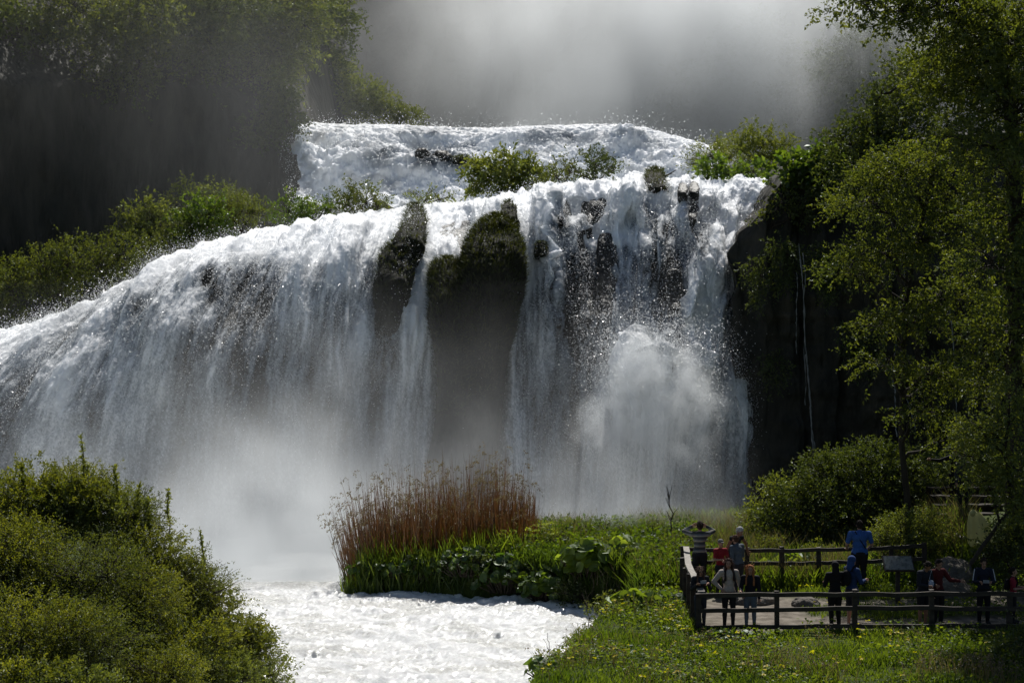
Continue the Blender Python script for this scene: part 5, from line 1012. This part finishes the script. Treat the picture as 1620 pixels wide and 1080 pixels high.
def everyone():
    person('man in a striped jumper seen from behind with both hands raised to his head',1107,46.2,1.86,yaw=PI,arms=UPH,topmat=stripes(),bottom=((.025,.026,.03),'long'),hair=((.035,.022,.016),'short'),stout=1.08)
    person('grey haired person in a dark vest bending towards the boy in red',1157,46.35,1.80,yaw=.7,lean=.42,headp=.15,top=((.02,.022,.025),'none'),hair=((.42,.42,.42),'short'),arms={1:((.95,-.05,-.75),(.5,-.3,-1))},skin=SKIN2)
    person('boy in a red T-shirt and grey cap by the back fence',1140,45.7,1.44,yaw=.35,top=((.28,.022,.03),'short'),bottom=((.03,.032,.04),'long'),hair=((.16,.15,.14),'cap'),arms=LAP,face=True,child=True)
    person('adult in a slate blue long sleeved shirt seen from behind beside the boy in red',1168,45.3,1.64,yaw=-2.45,lean=.12,headp=.25,top=((.085,.105,.13),'long'),bottom=((.03,.03,.035),'long'),hair=((.09,.045,.03),'short'),stout=1.12,arms={-1:((-.3,-.3,-1),(-.2,-1,-.1))})
    person('girl in a dark jacket lifting a phone to her face at the front fence corner',1108,40.75,1.50,yaw=.15,top=((.018,.019,.024),'long'),bottom=((.035,.04,.055),'tight'),hair=((.075,.042,.028),'long'),arms=PHONE,face=True,extras=[('phone',)],headp=.12)
    person('long haired woman in a cream jacket with a rucksack behind the front fence',1153,40.85,1.70,yaw=.1,top=((.46,.39,.34),'long'),bottom=((.018,.018,.022),'tight'),hair=((.055,.026,.018),'long'),face=True,heady=-.3,extras=[('backpack',(.03,.03,.035))],arms={-1:((-.75,.1,-.9),(.75,-.35,-.75)),1:((.3,.0,-1),(.2,-.5,-1))})
    person('girl with long windblown ginger hair in a black cardigan and jeans',1187,40.75,1.56,yaw=-.25,top=((.014,.014,.018),'long'),bottom=((.11,.14,.19),'tight'),hair=((.30,.12,.045),'wild'),face=True,arms={-1:((-.2,-.3,-1),(.1,-1,-.15))})
    person('hooded figure all in black standing behind the front fence',1321,41.0,1.60,yaw=PI+.25,top=((.012,.012,.014),'long'),bottom=((.012,.012,.014),'long'),hair=((.012,.012,.014),'hood'),arms=LAP,stout=1.1)
    person('broad man in a bright blue T-shirt with a shoulder strap at the back fence',1360,46.1,1.86,yaw=PI,top=((.045,.12,.36),'short'),bottom=((.02,.02,.024),'long'),hair=((.025,.018,.014),'short'),stout=1.28,headp=.2,arms={-1:((-.3,-.1,-1),(.2,-.9,-.5)),1:((.3,-.1,-1),(-.2,-.9,-.5))},extras=[('strap',(.015,.015,.02),1)])
    person('person in a blue hooded jacket and shorts carrying a big black backpack',1348,41.1,1.72,yaw=PI-1.0,top=((.022,.045,.13),'long'),bottom=((.035,.035,.045),'short'),hair=((.03,.065,.19),'hood'),arms=LAP,extras=[('backpack',(.012,.012,.013))])
    person('man in a dark jacket and shorts looking down with a white bag at his chest',1460,41.2,1.63,yaw=.55,lean=.15,headp=.5,top=((.022,.024,.032),'long'),bottom=((.015,.015,.018),'short'),hair=((.025,.018,.014),'short'),arms=LAP,extras=[('bag',(.38,.43,.52),(.03,-.12,.66))],skin=SKIN2)
    person('person in a dark red top resting an arm along the front fence rail',1484,41.35,1.62,yaw=.5,headp=.3,top=((.085,.014,.014),'long'),bottom=((.014,.014,.016),'long'),hair=((.015,.011,.01),'short'),arms={1:((.5,-.35,-.8),(1,-.45,-.12))})
    person('person in a navy track jacket with white sleeve stripes looking at a phone',1556,41.5,1.62,yaw=-.1,headp=.3,top=((.016,.02,.034),'long'),bottom=((.012,.012,.015),'long'),hair=((.03,.02,.016),'short'),arms=LAP,face=True,extras=[('phone',),('jacket_lines',)])
    person('small dark figure with a red sleeve at the far right end of the fence',1603,41.6,1.34,yaw=1.2,top=((.24,.02,.035),'short'),bottom=((.014,.014,.018),'long'),hair=((.02,.014,.012),'short'),arms=LAP,child=True,extras=[('backpack',(.012,.012,.014))])
    person('grey haired person in dark clothes coming down the stairs by the pale rail',1524,50.6,1.72,yaw=.2,top=((.05,.05,.055),'long'),bottom=((.018,.018,.02),'long'),hair=((.34,.34,.34),'short'),zoff=.25,face=True)
    person('dark figure just left of the grey haired person at the head of the stair rail',1511,52.2,1.72,yaw=-.4,top=((.012,.012,.014),'long'),bottom=((.012,.012,.014),'long'),hair=((.012,.010,.009),'short'),zoff=.2,arms={-1:((-1,-.2,-.35),(-1,-.2,.1))})
    o=person('person wrapped in a shiny yellow plastic poncho bending on the stairs',1556,47.3,1.60,yaw=-.9,lean=.75,headp=.2,top=((.30,.27,.12),'long'),bottom=((.05,.05,.05),'long'),hair=((.5,.46,.2),'hood'),arms=LAP,zoff=.12)
    m,nt,out=new_mat('yellow_plastic_film'); L=nt.links.new; d=N(nt,'ShaderNodeBsdfTranslucent'); d.inputs[0].default_value=(.95,.90,.42,1); p=N(nt,'ShaderNodeBsdfPrincipled',i_Roughness=.22); p.inputs['Base Color'].default_value=(.85,.80,.40,1); mx=N(nt,'ShaderNodeMixShader'); mx.inputs[0].default_value=.4
    L(p.outputs[0],mx.inputs[1]); L(d.outputs[0],mx.inputs[2]); L(mx.outputs[0],out.inputs[0])
    U_,V_=np.meshgrid(np.linspace(0,2*PI,60),np.linspace(0,1,26),indexing='ij'); r=.10+.34*V_**.7+.035*np.sin(U_*7+V_*3)*V_+.05*(fbm(np.cos(U_)*2,np.sin(U_)*2,V_*3,3,170)-.5)
    X=r*np.cos(U_)*1.0; Yq=-.42*(1-V_)**.8+.02+r*.85*np.sin(U_); Z=1.36-.95*V_**1.25+.05*np.cos(U_*5)*V_
    link(mesh_np('poncho',np.stack([X,Yq,Z],-1).reshape(-1,3),grid_faces(60,26),m),'poncho',o)
everyone()

# ---------------------------------------------------------------- mist (volumes)
class VN:
    def __init__(s,nt,sock): s.nt=nt; s.k=sock
    def _m(s,op,o=None,clamp=False):
        n=s.nt.nodes.new('ShaderNodeMath'); n.operation=op; n.use_clamp=clamp; s.nt.links.new(s.k,n.inputs[0])
        if o is not None:
            if isinstance(o,VN): s.nt.links.new(o.k,n.inputs[1])
            else: n.inputs[1].default_value=o
        return VN(s.nt,n.outputs[0])
    def __add__(s,o): return s._m('ADD',o)
    def __sub__(s,o): return s._m('SUBTRACT',o)
    def __mul__(s,o): return s._m('MULTIPLY',o)
    def exp(s): return s._m('EXPONENT')
    def clamp(s): return s._m('ADD',0.0,True)
    def maxi(s,o): return s._m('MAXIMUM',o)
    def step(s,a,b):
        n=s.nt.nodes.new('ShaderNodeMapRange'); n.interpolation_type='SMOOTHSTEP'; s.nt.links.new(s.k,n.inputs[0])
        for i,v in zip((1,2,3,4),(a,b,0,1)): n.inputs[i].default_value=v
        return VN(s.nt,n.outputs[0])
    def gauss(s,c,w): d=(s-c)*(1/w); return (d*d*-1.0).exp()
def mist(name,label,mn,mx,res,fn,aniso=.55,color=(.95,.98,1)):
    me=bpy.data.meshes.new(name); o=link(me,name); tag(o,label,kind='stuff')
    ng=bpy.data.node_groups.new(name,'GeometryNodeTree'); ng.interface.new_socket('Geometry',in_out='OUTPUT',socket_type='NodeSocketGeometry')
    vc=ng.nodes.new('GeometryNodeVolumeCube'); sm=ng.nodes.new('GeometryNodeSetMaterial'); out=ng.nodes.new('NodeGroupOutput')
    vc.inputs['Min'].default_value=mn; vc.inputs['Max'].default_value=mx
    for k,a,b in zip(('Resolution X','Resolution Y','Resolution Z'),mn,mx): vc.inputs[k].default_value=max(8,int((b-a)/res))
    pos=ng.nodes.new('GeometryNodeInputPosition'); sp=ng.nodes.new('ShaderNodeSeparateXYZ'); ng.links.new(pos.outputs[0],sp.inputs[0])
    X,Y,Z=[VN(ng,sp.outputs[i]) for i in range(3)]
    def noise(scale,detail=4,vs=(1,1,1)):
        mp=ng.nodes.new('ShaderNodeVectorMath'); mp.operation='MULTIPLY'; mp.inputs[1].default_value=vs; ng.links.new(pos.outputs[0],mp.inputs[0])
        n=ng.nodes.new('ShaderNodeTexNoise'); n.inputs['Scale'].default_value=scale; n.inputs['Detail'].default_value=detail; n.inputs['Roughness'].default_value=.6
        ng.links.new(mp.outputs[0],n.inputs['Vector']); return VN(ng,n.outputs[0])
    d=fn(X,Y,Z,noise); ng.links.new(d.k,vc.inputs['Density'])
    m=bpy.data.materials.new(name); m.use_nodes=True; m.node_tree.nodes.clear()
    pv=m.node_tree.nodes.new('ShaderNodeVolumePrincipled'); mo=m.node_tree.nodes.new('ShaderNodeOutputMaterial'); m.node_tree.links.new(pv.outputs[0],mo.inputs['Volume'])
    pv.inputs['Density'].default_value=1; pv.inputs['Anisotropy'].default_value=aniso; pv.inputs['Color'].default_value=(*color,1)
    sm.inputs['Material'].default_value=m
    ng.links.new(vc.outputs[0],sm.inputs[0]); ng.links.new(sm.outputs[0],out.inputs[0]); o.modifiers.new(name,'NODES').node_group=ng
    return o
def f_up(X,Y,Z,noise):
    core=X.gauss(15,12.5)*.17+X.gauss(2,10)*.035+X.step(-26,2)*.010
    cur=noise(.55,5,(.30,.2,.22)).step(.30,.72)*.95+.30
    edge=Y.step(112,117)*Z.step(6,13)*((Y-136)*-1).step(0,6)*((X-44)*-1).step(0,16)*((Z-37)*-1).step(0,8)
    return (core*cur*edge).maxi(0)
mist('mist','bright curtain of spray drifting above the upper cascade',(-40,110,8),(46,136,38),.8,f_up,.5)
def f_left(X,Y,Z,noise):
    e=(X+38).step(0,14)*((X+4)*-1).step(-2,13)*Y.step(81,86)*((Y-100)*-1).step(0,4)*((Z-30)*-1).step(0,12)
    return e*(noise(.5,3,(.3,.3,.12)).step(.25,.8)+.3)*(X.step(-36,-12)*.8+.2)*.012*(((Z-34)*-1).step(0,16)*.7+.3)
mist('mist','thin haze hanging in front of the shaded left cliff',(-40,80,4),(0,101,34),.8,f_left,.5)
def f_low(X,Y,Z,noise):
    puff=noise(.55,5,(.6,.6,.5)).step(.40,.64)
    side=X.step(-24,-14)*.3+X.gauss(-8.0,3.6)*1.1+X.gauss(5,3)*.35+.06
    h=((Z+1.5)*-.50).exp()
    e=Y.step(52.6,55)*((Y-70.5)*-1).step(0,3)*(X+30).step(0,6)*((X-8.5)*-1).step(0,4)*((Z-11)*-1).step(0,5)
    return side*h*e*(puff*1.5+.10)*.42
mist('mist','cloud of spray boiling up at the foot of the main falls',(-30,52,-2),(12,71,11),.32,f_low,.45)

def f_burst(X,Y,Z,noise):
    n=noise(1.25,8).step(.46,.60); lo=noise(.55,3).step(.40,.62)
    core=None
    for (x,y,z,r) in BURST:
        g=X.gauss(x,r*.85)*Y.gauss(y,r*.9)*Z.gauss(z,r*.95)*(1.0 if z>2.5 else .45)
        core=g if core is None else core+g
    return ((core*(lo*.9+.25)-.12).maxi(0)*(n*1.0+.10)*1.25)
mist('burst_of_spray','dense white burst of spray where the right falls hit a ledge',(1.2,62,-1.4),(9.6,68.6,8.2),.11,f_burst,.35)
